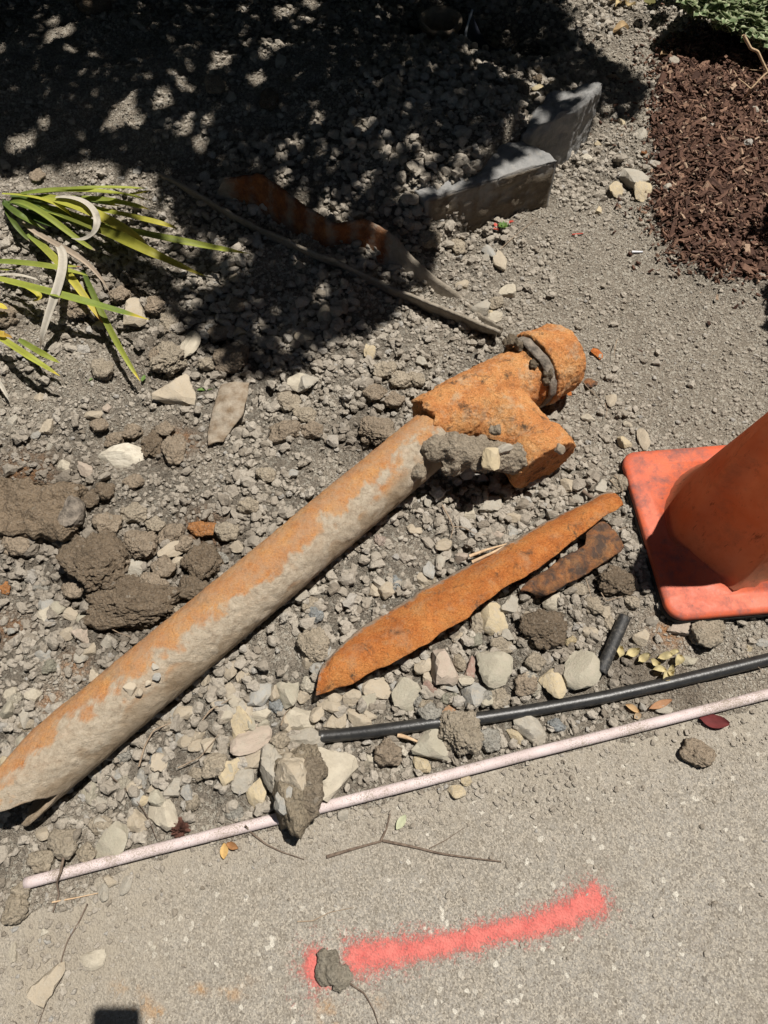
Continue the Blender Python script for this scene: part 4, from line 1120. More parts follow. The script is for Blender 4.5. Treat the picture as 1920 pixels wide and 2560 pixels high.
CL = [
 ('G', 640, 1290, 210, 150, 0, 'dark', None, 1), ('G', 400, 1290, 150, 120, 0, 'brown', None, 0), ('G', 800, 1285, 180, 150, 0, 'brown', None, 1), ('G', 560, 960, 150, 110, 0, 'brown', None, 0), ('G', 700, 900, 150, 110, 0, 'mid', None, 0), ('G', 620, 1160, 120, 110, 0, 'brown', None, 0), ('G', 890, 1010, 150, 110, 0, 'brown', None, 0), ('G', 480, 830, 90, 100, 0, 'dark', None, 0), ('G', 545, 790, 110, 90, 0, 'dark', None, 0),
 ('G', 810, 960, 110, 90, 0, 'mid', None, 0), ('G', 960, 1060, 110, 90, 0, 'brown', None, 0), ('G', 1180, 1000, 130, 100, 0, 'mid', None, 0), ('G', 1290, 860, 120, 90, 0, 'mid', None, 0), ('G', 1380, 700, 110, 90, 0, 'mid', None, 0), ('I', 150, 420, 150, 110, 0, 'mid', None, 0), ('I', 90, 560, 150, 110, 0, 'brown', None, 0), ('I', 330, 480, 110, 90, 0, 'mid', None, 0), ('G', 860, 470, 110, 90, 0, 'brown', None, 0), ('G', 690, 480, 110, 80, 0, 'brown', None, 0), ('G', 1500, 330, 130, 100, 0, 'mid', None, 0), ('G', 1620, 470, 120, 100, 0, 'brown', None, 0),
 ('G', 500, 1150, 340, 330, 10, 'dark', 'large dark brown clod of damp soil left of the long pipe, roundest of the pair', 1),
 ('G', 690, 1385, 500, 240, 0, 'dark', 'wide dark clod of damp soil touching the long pipe, lower of the pair', 1),
 ('G', 1060, 1160, 220, 210, 0, 'dark', 'dark crumbly clod against the upper side of the long pipe', 1),
 ('G', 730, 1070, 190, 160, 0, 'brown', 'brown clod between the two large dark clods and the white stone', 1),
 ('G', 855, 1180, 140, 120, 0, 'brown', None, 0), ('G', 1010, 1290, 180, 130, 0, 'dark', 'dark grey clod wedged under the long pipe side', 0), ('G', 1050, 985, 150, 80, 0, 'orange', 'rust-stained orange clod above the long pipe', 0),
 ('G', 790, 545, 115, 155, 0, 'dark', 'dark clod touching the right end of the white stone', 1), ('G', 905, 570, 130, 170, 0, 'brown', None, 0), ('G', 600, 520, 110, 80, 0, 'brown', None, 0), ('G', 520, 450, 100, 80, 0, 'brown', None, 0),
 ('G', 90, 1070, 160, 110, 0, 'brown', 'flat brown clod below the mud-caked pipe stub', 0), ('G', 540, 170, 120, 90, 0, 'mid', None, 0), ('G', 880, 110, 190, 170, 0, 'mid', 'knobbly brown clod above the wedge-shaped tan stone', 1), ('G', 1190, 120, 160, 130, 0, 'brown', None, 0),
 ('G', 30, 1290, 60, 70, 0, 'orange', 'bright orange rusty lump at the left edge', 0), ('G', 1580, 390, 130, 90, 0, 'mid', None, 0), ('G', 1480, 480, 170, 120, 0, 'brown', None, 0), ('G', 700, 740, 120, 80, 0, 'brown', None, 0),
 ('I', 100, 790, 230, 180, 0, 'brown', 'dark brown clod left of the pipe socket', 1), ('I', 200, 600, 140, 110, 0, 'brown', None, 0), ('I', 240, 480, 150, 100, 0, 'mid', None, 0),
 ('B', 985, 1185, 335, 270, 0, 'dark', 'dark crumbly clod among the rocks below the orange shard', 1), ('B', 1480, 840, 270, 210, 0, 'dark', 'dark crumbly clod between the dark shard and the cone', 1), ('B', 1165, 1250, 110, 95, 0, 'yellow', None, 0),
 ('B', 870, 1560, 165, 155, 0, 'brown', None, 0), ('B', 930, 1400, 150, 130, 0, 'mid', None, 0), ('B', 1330, 1010, 125, 125, 0, 'mid', None, 0), ('B', 1450, 1130, 110, 115, 0, 'mid', None, 0), ('B', 540, 1130, 120, 170, 0, 'mid', None, 0), ('B', 700, 1290, 170, 120, 0, 'mid', None, 0), ('B', 1590, 840, 90, 100, 0, 'mid', None, 0), ('B', 1600, 980, 110, 100, 0, 'mid', None, 0),
 ('B', 1520, 170, 140, 130, 0, 'mid', None, 0), ('B', 1240, 900, 150, 90, 0, 'mid', None, 0),
 ('A', 1345, 690, 240, 245, 0, 'mid', 'crumbly tan clod sitting on top of the black hose', 1), ('A', 1190, 580, 130, 115, 0, 'grey', None, 0), ('A', 1550, 510, 115, 120, 0, 'mid', None, 0), ('A', 1500, 730, 120, 125, 0, 'grey', None, 0), ('A', 975, 790, 150, 150, 0, 'brown', None, 0),
 ('A', 590, 230, 170, 190, 0, 'mid', 'crumbly grey-brown clod left of the orange shard', 1), ('A', 80, 860, 130, 130, 0, 'mid', None, 0), ('A', 420, 730, 110, 90, 0, 'mid', None, 0),
 ('D', 275, 190, 140, 120, 0, 'mid', 'tan clod left of the flat grey-green stone', 0), ('D', 380, 225, 90, 80, 0, 'tan', None, 0), ('D', 75, 475, 115, 105, 0, 'tan', 'rounded soil clod on the dusty corner at the left edge', 0), ('D', 180, 265, 110, 90, 0, 'tan', None, 0), ('D', 95, 390, 90, 70, 0, 'tan', None, 0), ('D', 435, 110, 110, 80, 0, 'mid', None, 0),
 ('E', 1250, 772, 190, 150, -35, 'brown', 'brown clod sitting alone on the clean sidewalk at right', 0), ('E', 1290, 90, 190, 180, -30, 'mid', 'long brown clod in front of the cone base', 0), ('E', 1340, 30, 120, 90, 0, 'mid', None, 0),
 ('L', 720, 810, 135, 120, 0, 'brown', 'round brown clod lying on the flat tan stone', 1), ('L', 925, 870, 130, 95, 0, 'brown', None, 0), ('L', 460, 880, 190, 140, 0, 'brown', 'brown clod under the crossing strap leaves', 1), ('L', 1010, 960, 120, 180, 0, 'mid', None, 0), ('L', 960, 1180, 150, 170, 0, 'brown', None, 0), ('L', 1380, 1190, 200, 180, 0, 'brown', 'crumbly brown clod at the edge of the tree shade', 1), ('L', 1300, 1040, 130, 120, 0, 'brown', None, 0), ('L', 1410, 870, 110, 90, 0, 'brown', None, 0), ('L', 290, 230, 95, 95, 0, 'brown', 'small soil clod resting on the strap leaves', 0), ('L', 40, 940, 170, 130, 0, 'brown', None, 0), ('L', 610, 1250, 130, 110, 0, 'mid', None, 0), ('L', 1230, 1210, 110, 80, 0, 'mid', None, 0),
 ('U', 1450, 920, 200, 180, 0, 'brown', 'rusty brown clod behind the farther concrete block', 1), ('U', 1630, 830, 110, 110, 0, 'dark', None, 0), ('U', 1150, 1060, 110, 80, 0, 'mid', None, 0), ('U', 330, 620, 140, 200, 0, 'mid', 'soil lump with a sun fleck left of the sunken socket', 0),
 ('N', 410, 30, 160, 80, 0, 'dark', 'dark clod at the top edge in the shade', 0), ('N', 1165, 440, 90, 80, 0, 'dark', None, 0), ('N', 930, 380, 90, 80, 0, 'brown', None, 0), ('M', 1240, 400, 110, 80, 0, 'mid', None, 0), ('M', 1370, 400, 90, 90, 0, 'mid', None, 0), ('M', 1550, 700, 70, 60, 0, 'mid', None, 0),
]
for k, (fr, x, y, w, h, ang, c, lab, big) in enumerate(CL):
    px, py = FR[fr](x, y); reg = region_name(px, py)
    o = place(fr, x, y, w, h, ang, c, lab or 'x', 'soil clod', f'soil clods {reg}' if not lab else 'clods of dug soil', 'soil_clod', k, 0.66, 0.22, bool(big))
    if not lab: GEN.append((o, CW[c], 'soil clod'))
    if fr == 'L' and (x, y) == (290, 230): o.location.z += 0.06
# the tall dark rock leaning over the white pipe
rk = thing('leaning_rock', at('A', 490, 1030), 'tall dark rock leaning over the white pipe and hiding part of it', 'rock')
def rock_part(nm, x, y, z, r3, rot_, sd_, c, fr, root, mat='stone', lvl=5, npl=10, rough=.10):
    v_, f_ = rock_shape(lvl, sd_, npl, rough)
    me = mesh_np(nm, v_, f_, M[mat]); me.set_sharp_from_angle(angle=math.radians(26))
    o = part(nm, me, root)
    o.matrix_parent_inverse = Matrix.Identity(4); o.location = Vector(P(*FR[fr](x, y), z)) - root.location
    o.scale = r3; o.rotation_euler = rot_; o.color = (*COL[c], 1)
    return o
rb = rock_part('rock_body', 520, 985, .035, (.046, .074, .048), (.15, .25, math.radians(12)), 231, 'brown', 'A', rk, 'clod')
rb.color = (.30, .25, .18, 1)
rock_part('rock_flake', 385, 900, .030, (.022, .052, .034), (0, .2, math.radians(20)), 234, 'grey', 'A', rk)
rock_part('rock_facet', 470, 905, .070, (.028, .036, .024), (.1, -.2, .3), 237, 'tan', 'A', rk, lvl=4)
rock_part('rock_facet', 450, 1050, .062, (.024, .026, .020), (.3, -.2, .6), 239, 'blue', 'A', rk, lvl=4)
eb = blobs('earth_coat', [lump(P(*FR['A'](x, y), z), r3, sd_) for x, y, z, r3, sd_ in ((560, 900, .062, (.028, .030, .018), 241), (565, 1000, .060, (.026, .036, .020), 242), (545, 1090, .045, (.026, .026, .020), 243), (610, 870, .05, (.02, .02, .015), 244))], M['clod'], .0026, rk, .010, .02, 0, second=.005)
eb.color = (.25, .205, .15, 1)
# flaked dirt on the paint
dr = thing('dirt_crust', P(*FR['R'](235, 690), 0), 'flaky crust of dried dirt lying across the red paint streak', 'dirt')
it = [lump(P(*FR['R'](x, y), z), r3, sd_) for x, y, z, r3, sd_ in ((205, 630, .008, (.013, .012, .009), 221), (240, 650, .009, (.012, .016, .010), 222), (195, 690, .007, (.011, .018, .008), 223), (255, 705, .010, (.016, .022, .011), 224), (275, 755, .007, (.014, .012, .007), 225), (215, 725, .006, (.012, .012, .007), 226), (300, 720, .004, (.013, .018, .004), 227))]
db = blobs('crust_flake', it, M['clod'], 0.0018, dr, 0.006, 0.010, 0, second=0.004)
db.color = (.29, .26, .205, 1)

# ---------------------------------------------------------------- scattered gravel
CTRL = np.array([  # px, py (1659 wide), size mm, density
 (1350, 700, 3.6, .42), (1450, 850, 3.4, .38), (1230, 600, 5, .8), (1100, 520, 6.5, 1), (1330, 150, 4.5, .8), (1340, 560, 4.5, .7), (1300, 400, 6, .9), (1290, 900, 6, .8), (1600, 880, 4, .5), (1600, 700, 3.6, .42),
 (600, 900, 10, 1.2), (800, 850, 11, 1.2), (300, 950, 8, 1), (100, 850, 7, 1), (200, 780, 7.5, 1), (700, 1000, 10, 1), (450, 1000, 8.5, .9),
 (300, 200, 5.5, .6), (100, 150, 4.5, .45), (700, 250, 7, .8), (900, 350, 12, 1.1), (600, 650, 11, 1.1), (500, 60, 6, .6), (1000, 250, 12, 1), (400, 330, 8, .9), (1200, 100, 10, 1), (1150, 220, 13, 1), (1000, 560, 8, 1.2), (1040, 640, 10, 1.2),
 (80, 1300, 11, 1.3), (100, 1500, 10, 1.3), (300, 1100, 9, .9), (250, 1400, 10, 1.2), (960, 1150, 12, 1.2), (700, 1300, 12, 1.3), (850, 1220, 11, 1.3), (1150, 1130, 12, 1.1),
 (700, 1500, 14, 1.2), (1100, 1400, 14, 1.1), (1000, 1500, 13, 1.1), (420, 1680, 12, 1.2), (250, 1750, 11, 1.1), (500, 1600, 12, 1.2), (800, 1620, 9, 1), (1250, 1290, 11, 1.1),
 (1450, 1400, 6, .8), (1550, 1400, 5, .7), (1300, 1540, 6, .9), (1550, 1480, 5, .8), (1000, 1640, 8, 1), (400, 1800, 10, 1), (80, 1850, 9, 1), (100, 1700, 9, 1)], float)
NC = 900000
cx_ = rng.uniform(-1.75, 1.75, NC); cy_ = rng.uniform(-0.35, 3.1, NC)
ppx, ppy, pdep = proj(cx_, cy_, 0.02)
ok = (ppx > -110) & (ppx < 2030) & (ppy > -160) & (ppy < 2640)
cx_, cy_, ppx, ppy, pdep = cx_[ok], cy_[ok], ppx[ok], ppy[ok], pdep[ok]
qx, qy = ppx / S, ppy / S
d2 = (qx[:, None] - CTRL[None, :, 0]) ** 2 + (qy[:, None] - CTRL[None, :, 1]) ** 2 + 900
wq = d2 ** -1.8
wq /= wq.sum(1)[:, None]
size = 0.56 * wq @ CTRL[:, 2] / 1000 * np.exp(0.42 * fbm(np.c_[cx_ * 7, cy_ * 7, 0 * cx_ + 5], 3, 55)); dens = wq @ CTRL[:, 3]
d_ = edge_d(cx_, cy_)
onw = d_ < -0.004
spillz = 0.55 * np.exp(d_ / 0.028) + 0.35 * gauss(cx_, cy_, Qw(40, 2020), .14, .13) + 0.3 * gauss(cx_, cy_, Qw(180, 1930), .14, .05) + 0.22 * gauss(cx_, cy_, Qw(1150, 1690), .25, .04) + 0.010
dens = np.where(onw, np.minimum(dens, spillz), dens)
size = np.where(onw, np.minimum(size, 0.0016 + 0.0045 * np.clip(spillz, 0, .6)), size)
im = in_poly(cx_ + .02 * rng.normal(size=len(cx_)), cy_ + .02 * rng.normal(size=len(cx_)), mulch_poly)
pit = np.maximum(gauss(cx_, cy_, hole, .15, .11), gauss(cx_, cy_, hole2, .12, .13))
dens = dens * (1 - sstep(pit, .25, .7))
dens = np.where(im, 0.03, dens)
# damp / fine soil patches carry fewer grains
patchn = fbm(np.c_[cx_ * 6, cy_ * 6, 0 * cx_], 3, 91)
pmk = np.maximum(path_mask(cx_, cy_), fine_at(cx_, cy_))
size = size * (1 - .35 * fine_at(cx_, cy_)); dens = dens * (1 - .35 * fine_at(cx_, cy_))
dens = dens * np.clip(0.95 + 0.9 * patchn, 0.10 + 0.55 * (1 - pmk), 1.5)
size = np.where((~onw) & (pmk < .4) & ~im, np.maximum(size, 0.0035), size)
# base rate: about enough grains to cover 55 % of the ground
rate = 1.35 * dens / (np.pi * (size * 1.15) ** 2)          # grains per square metre
rate = np.minimum(rate, 13800)
cand = NC / (3.5 * 3.45)
sel = rng.uniform(size=len(cx_)) < np.minimum(rate / cand, 1)
cx_, cy_, size, ppx, ppy, pdep, onw = cx_[sel], cy_[sel], size[sel], ppx[sel], ppy[sel], pdep[sel], onw[sel]
rad = size * np.exp(rng.normal(0, 0.50, len(size))) * 0.90
rad = np.clip(rad, 0.0016, 0.0145); rad = np.where(onw, np.minimum(rad, .005), rad)
# keep clear of placed stones
keep = np.ones(len(cx_), bool)
for line_ in (np.array([G(*FR['Q'](x, y)) for x, y in hose_q]), np.array(cond), np.array([g0, g1])):
    ln2 = resample(line_[:, :2], 80)
    dd = np.sqrt(((cx_[:, None] - ln2[None, :, 0]) ** 2 + (cy_[:, None] - ln2[None, :, 1]) ** 2).min(1))
    keep &= (dd > .010 + rad * .9) | (rad < .0028)
tk = np.array(taken)
for (x, y, r) in taken:
    keep &= ((cx_ - x) ** 2 + (cy_ - y) ** 2) > (r * 0.72) ** 2
cx_, cy_, rad, ppx, ppy, pdep, onw = [a[keep] for a in (cx_, cy_, rad, ppx, ppy, pdep, onw)]
cz_ = terrain(cx_, cy_); cz_ = np.where(edge_d(cx_, cy_) < 0.012, np.maximum(cz_, 0.0), cz_)
# the largest in view become stones of their own
vis = (ppx > 5) & (ppx < 1915) & (ppy > 5) & (ppy < 2555) & ~onw
rank = np.where(vis, rad / pdep, 0)
NBIG = 150
order = np.argsort(-rank)
bigi = order[:NBIG]
names_c = ['tan', 'grey', 'green', 'pale', 'mid', 'blue', 'pink']
for k, i in enumerate(bigi):
    c = names_c[int(rng.choice(7, p=[.25, .2, .14, .13, .16, .08, .04]))]
    reg = region_name(ppx[i], ppy[i])
    clod_ = rng.uniform() < .35
    if clod_:
        o = link('soil_clod', clod_mesh(k % 8), 'x', 'soil clod', f'soil clods {reg}'); GEN.append((o, CW[c], 'soil clod'))
    else:
        o = link('stone', stone_mesh(k % 20), 'x', 'stone', f'loose stones {reg}'); GEN.append((o, CW[c], 'stone'))
    r = rad[i]
    o.location = (cx_[i], cy_[i], cz_[i] + r * .3)
    o.scale = (r * rng.uniform(.95, 1.35), r * rng.uniform(.8, 1.1), r * rng.uniform(.6, .85))
    o.rotation_euler = (rng.uniform(-.4, .4), rng.uniform(-.4, .4), rng.uniform(0, 6.28))
    o.color = (*(np.array(COL[c]) * rng.uniform(.88, 1.08)), 1)
rest = np.ones(len(cx_), bool); rest[bigi] = False
cx_, cy_, cz_, rad, pdep = cx_[rest], cy_[rest], cz_[rest], rad[rest], pdep[rest]

def scatter(name, x, y, z, r, level, shapes, tint, damp, mat):
    """joins all grains into one mesh"""
    n = len(x)
    nvs = len(shapes[0][0]); f0 = shapes[0][1]
    sv_ = np.array([q[0] for q in shapes])
    pick = rng.integers(0, len(shapes), n)
    v_ = sv_[pick]
    a = rng.uniform(0, 2 * np.pi, n); tl = rng.normal(0, .45, n); ta = rng.uniform(0, 2 * np.pi, n)
    sc_ = np.stack([r * rng.uniform(.9, 1.35, n), r * rng.uniform(.75, 1.1, n), r * rng.uniform(.55, .9, n)], 1)
    v_ = v_ * sc_[:, None, :]
    ca, sa = np.cos(tl)[:, None], np.sin(tl)[:, None]
    v_ = np.stack([v_[..., 0], v_[..., 1] * ca - v_[..., 2] * sa, v_[..., 1] * sa + v_[..., 2] * ca], -1)
    ca, sa = np.cos(a)[:, None], np.sin(a)[:, None]
    v_ = np.stack([v_[..., 0] * ca - v_[..., 1] * sa, v_[..., 0] * sa + v_[..., 1] * ca, v_[..., 2]], -1)
    v_ = v_ + np.stack([x, y, z], 1)[:, None]
    f_ = (f0[None] + (np.arange(n) * nvs)[:, None, None]).reshape(-1, 3)
    return mesh_np(name, v_.reshape(-1, 3), f_, mat, {'tint': np.repeat(tint, nvs), 'damp': np.repeat(damp, nvs)}, smooth=False), n
thr = 0.0064
bigm = rad / pdep * 1.25 > thr
sh1 = [rock_shape(2, 500 + k, 7 + k % 4, .05) for k in range(16)] + [clod_shape(2, 600 + k, .75) for k in range(18)]
sh0 = [rock_shape(1, 520 + k, 8, .10) for k in range(12)]
tint = np.clip(rng.beta(2.2, 2.2, len(rad)), 0, 1)
dmp = damp_at(cx_, cy_)
lift = rng.uniform(0.1, 1.15, len(rad))
gm, ngb = scatter('gravel', cx_[bigm], cy_[bigm], cz_[bigm] + rad[bigm] * lift[bigm], rad[bigm], 2, sh1, tint[bigm], dmp[bigm], M['gravel'])
link('gravel', gm, kind='stuff')
sm_ = ~bigm
gm, ngs = scatter('fine_gravel', cx_[sm_], cy_[sm_], cz_[sm_] + rad[sm_] * .35, rad[sm_], 1, sh0, tint[sm_], dmp[sm_], M['gravel'])
link('fine_gravel', gm, kind='stuff')
print('grains', ngb, ngs)

# ---------------------------------------------------------------- bark mulch
n = 21000
bb0, bb1 = mulch_poly.min(0) - .12, mulch_poly.max(0)
mx = rng.uniform(bb0[0], min(bb1[0], 1.6), n * 3); my = rng.uniform(bb0[1], min(bb1[1], 2.75), n * 3)
jit = 0.024 + 0.07 * (rng.uniform(size=len(mx)) < .20)
jx = mx + jit * rng.normal(size=len(mx)); jy = my + jit * rng.normal(size=len(mx))
kk = in_poly(jx, jy, mulch_poly); mx, my = mx[kk][:n], my[kk][:n]
n = len(mx)
mz = terrain(mx, my, False) + rng.uniform(.002, .012, n)
ln = rng.gamma(2.0, 0.0028, n) + .0024; wdt = ln * rng.uniform(.14, .5, n)
ln = np.where(in_poly(mx, my, mulch_poly), ln, np.minimum(ln, .0065)); wdt = np.minimum(wdt, ln * .5)
hg = np.minimum(wdt, .004) * rng.uniform(.4, 1, n)
cube = np.array([(-1, -.6, -1), (.9, -1, -1), (1, .7, -1), (-.8, 1, -1), (-.9, -.5, 1), (.8, -.9, 1), (.9, .6, 1), (-1, .8, 1)], float)
v_ = cube[None] * np.stack([ln, wdt, hg], 1)[:, None] + rng.normal(0, .12, (n, 8, 3)) * np.stack([ln, wdt, hg], 1)[:, None]
a = rng.uniform(0, 2 * np.pi, n); tl = rng.normal(0, .38, n); t2 = rng.normal(0, .5, n)
c_, s_ = np.cos(t2)[:, None], np.sin(t2)[:, None]
v_ = np.stack([v_[..., 0], v_[..., 1] * c_ - v_[..., 2] * s_, v_[..., 1] * s_ + v_[..., 2] * c_], -1)
c_, s_ = np.cos(tl)[:, None], np.sin(tl)[:, None]
v_ = np.stack([v_[..., 0] * c_ - v_[..., 2] * s_, v_[..., 1], v_[..., 0] * s_ + v_[..., 2] * c_], -1)
c_, s_ = np.cos(a)[:, None], np.sin(a)[:, None]
v_ = np.stack([v_[..., 0] * c_ - v_[..., 1] * s_, v_[..., 0] * s_ + v_[..., 1] * c_, v_[..., 2]], -1) + np.stack([mx, my, mz], 1)[:, None]
cf = np.array([(4, 5, 6, 7), (0, 1, 5, 4), (1, 2, 6, 5), (2, 3, 7, 6), (3, 0, 4, 7)])
f_ = (cf[None] + (np.arange(n) * 8)[:, None, None]).reshape(-1, 4)
link('bark_mulch', mesh_np('bark_mulch', v_.reshape(-1, 3), f_, M['mulch'], {'tint': np.repeat(rng.uniform(0, 1, n) ** 1.2, 8)}, smooth=False), kind='stuff')
# ---------------------------------------------------------------- strap leaves
GREEN, LIME, YEL, DRY, DRYB, DKG = (.20, .26, .05), (.38, .41, .065), (.66, .54, .07), (.50, .46, .39), (.36, .29, .22), (.055, .095, .018)
def ribbon(fr, pts, w, zs, c0, c1, tip=None, ns_=26, seed=0, base=0.55):
    px = np.array(pts, float)
    t_ = np.linspace(0, 1, len(px)); s_ = np.linspace(0, 1, ns_)
    if len(px) == 2: xy = px[0] + (px[1] - px[0]) * s_[:, None]
    else:
        cf_ = [np.polyfit(t_, px[:, k], min(len(px) - 1, 3)) for k in (0, 1)]
        xy = np.c_[np.polyval(cf_[0], s_), np.polyval(cf_[1], s_)]
    z_ = np.interp(s_, np.linspace(0, 1, len(zs)), zs)
    for _ in range(3): z_[1:-1] = (z_[:-2] + 2 * z_[1:-1] + z_[2:]) / 4
    c = np.array([G(*FR[fr](a_, b_), q) for (a_, b_), q in zip(xy, z_)])
    dep = np.array([proj(*q)[2] for q in c])
    hw = 1.55 * w / SCL[fr] / 2 * dep / F * np.interp(s_, [0, .15, .55, .85, 1], [base, .9, 1, .62, .04])
    tn_ = np.gradient(c, axis=0); tn_ /= np.linalg.norm(tn_, axis=1)[:, None]
    sd_ = np.cross(tn_, [0, 0, 1.0]); sd_ /= np.linalg.norm(sd_, axis=1)[:, None]
    r = np.random.default_rng(seed + int(px[0, 0] + px[-1, 1]))
    twist = r.uniform(-.25, .25) + np.linspace(0, r.uniform(-.4, .4), ns_)
    upv = np.cross(sd_, tn_)
    V_, C_ = [], []
    ccol = np.array(c0)[None] * (1 - s_[:, None]) + np.array(c1)[None] * s_[:, None]
    if tip is not None:
        k_ = sstep(s_, .86, .93)[:, None]; ccol = ccol * (1 - k_) + np.array(tip)[None] * k_
    for off, ht, cm_ in ((-1, .22, 1.0), (-.5, .02, .95), (0, -.10, .82), (.5, .02, .95), (1, .22, 1.06)):
        d = (np.cos(twist)[:, None] * sd_ + np.sin(twist)[:, None] * upv)
        e = (-np.sin(twist)[:, None] * sd_ + np.cos(twist)[:, None] * upv)
        V_.append(c + d * (off * hw)[:, None] + e * (ht * hw)[:, None]); C_.append(ccol * cm_ * r.uniform(.82, 1.12) * (1 + .10 * np.sin(s_ * r.uniform(6, 14) + off))[:, None])
    V_ = np.stack(V_, 1).reshape(-1, 3); C_ = np.stack(C_, 1).reshape(-1, 3)
    return V_, grid_faces(ns_, 5), C_
LEAVES1 = [
 ([(180, 190), (540, 165), (880, 170)], 26, (.05, .11, .07), GREEN, LIME, None), ([(230, 195), (600, 188), (902, 246)], 30, (.06, .12, .06), LIME, LIME, YEL), ([(340, 225), (640, 240), (888, 294)], 26, (.05, .09, .05), GREEN, LIME, YEL),
 ([(740, 212), (902, 182)], 22, (.07, .07), GREEN, YEL, DRYB), ([(250, 215), (520, 300), (750, 420), (888, 512)], 44, (.06, .11, .10, .05), LIME, YEL, DRY), ([(420, 262), (740, 325), (970, 380), (1050, 412)], 24, (.05, .09, .08, .06), GREEN, YEL, DRY),
 ([(420, 240), (640, 300), (850, 345)], 16, (.04, .06, .05), YEL, YEL, DRYB), ([(620, 385), (1050, 475), (1480, 556)], 28, (.05, .10, .07), GREEN, LIME, YEL), ([(180, 260), (560, 390), (860, 530), (1225, 692)], 44, (.05, .09, .12, .06), DKG, (.42, .38, .04), YEL),
 ([(10, 200), (300, 250), (460, 350), (662, 467)], 20, (.04, .08, .07, .04), LIME, YEL, DRYB), ([(60, 250), (230, 300), (430, 445), (585, 542)], 24, (.05, .09, .08, .04), GREEN, LIME, DRYB), ([(15, 235), (120, 330), (270, 412)], 30, (.04, .06, .03), DKG, GREEN, None),
 ([(330, 222), (500, 250), (590, 360), (530, 440), (425, 465)], 26, (.08, .12, .13, .11, .08), DRY, DRY, DRY), ([(130, 370), (320, 490), (500, 600), (650, 785)], 22, (.03, .06, .06, .02), DRYB, DRYB, DRYB), ([(332, 500), (372, 600), (340, 790), (270, 960), (240, 1130)], 36, (.05, .10, .10, .07, .02), DRY, DRY, DRYB),
 ([(160, 440), (330, 590), (480, 780), (630, 990)], 32, (.03, .06, .06, .03), GREEN, YEL, (.5, .25, .08)), ([(490, 650), (600, 900), (720, 1130), (832, 1312)], 24, (.03, .05, .06, .04), DKG, LIME, YEL), ([(60, 235), (180, 270), (310, 305)], 44, (.04, .05, .03), DKG, GREEN, None), ([(160, 300), (480, 380), (800, 520)], 44, (.02, .04, .04), DKG, GREEN, None),
 ([(140, 300), (300, 380), (480, 420)], 30, (.02, .03, .02), DKG, DKG, None), ([(170, 440), (230, 500), (285, 560)], 16, (.03, .04, .02), GREEN, LIME, None), ([(900, 690 - 130), (1225, 692), (1320, 690), (1395, 662)], 5, (.08, .055, .05, .06), DRYB, DRYB, DRYB),
]
LEAVES1 += [([(120, 200), (400, 175), (700, 190)], 24, (.05, .09, .06), GREEN, LIME, None), ([(160, 215), (450, 235), (720, 275)], 26, (.04, .07, .05), DKG, GREEN, YEL), ([(90, 240), (380, 330), (640, 430)], 28, (.04, .07, .05), GREEN, LIME, None),
 ([(60, 215), (330, 260), (560, 330)], 30, (.03, .05, .04), DKG, GREEN, None), ([(20, 250), (90, 380), (190, 490)], 20, (.03, .05, .03), DKG, GREEN, DRYB)]
LEAVES2 = [
 ([(-60, 600), (250, 625), (522, 686)], 32, (.06, .09, .07), GREEN, LIME, None), ([(200, 622), (485, 632)], 15, (.08, .08), LIME, LIME, (.45, .2, .12)), ([(-60, 690), (400, 810), (882, 945)], 36, (.07, .10, .07), LIME, (.17, .27, .05), YEL),
 ([(-40, 690), (100, 680), (270, 726)], 12, (.06, .07, .05), DRY, DRY, DRY), ([(90, 720), (190, 770), (235, 810), (190, 838)], 22, (.05, .06, .05, .04), LIME, YEL, YEL), ([(-60, 1010), (150, 1150), (355, 1280)], 28, (.06, .09, .06), LIME, LIME, YEL),
 ([(110, 1062), (240, 1140), (355, 1203)], 24, (.04, .07, .05), GREEN, LIME, None), ([(-50, 1020), (20, 1035), (85, 1058)], 28, (.07, .08, .06), YEL, (.5, .25, .06), DRY), ([(-50, 845), (45, 882)], 26, (.06, .05), YEL, YEL, YEL), ([(-40, 1290), (10, 1340), (52, 1425)], 16, (.03, .04, .02), DRY, DRY, DRY),
 ([(-60, 640), (40, 650), (110, 645)], 16, (.04, .06, .05), LIME, LIME, None),
]
def leaf_clump(lst, root):
    for i, (pts, w, zs, c0, c1, tip) in enumerate(lst):
        V_, F_, C_ = ribbon('L', pts, w, zs, c0, c1, tip, seed=i)
        dry = c0 in (DRY, DRYB)
        part('leaf', mesh_np('leaf', V_, F_, M['dryleaf'] if dry else M['leaf'], {'Col': C_}), root, 'dry curled grey leaf' if dry else None)
r1 = thing('strap_leaf_plant', at('L', 15, 220), 'green and yellow strap-leaf clump fallen on the soil, upper one at the left edge', 'plant', 'uprooted strap-leaf plants')
leaf_clump(LEAVES1, r1)
r2 = thing('strap_leaf_plant', at('L', -60, 760), 'smaller strap-leaf clump reaching in from the left edge below the fallen one', 'plant', 'uprooted strap-leaf plants')
leaf_clump(LEAVES2, r2)

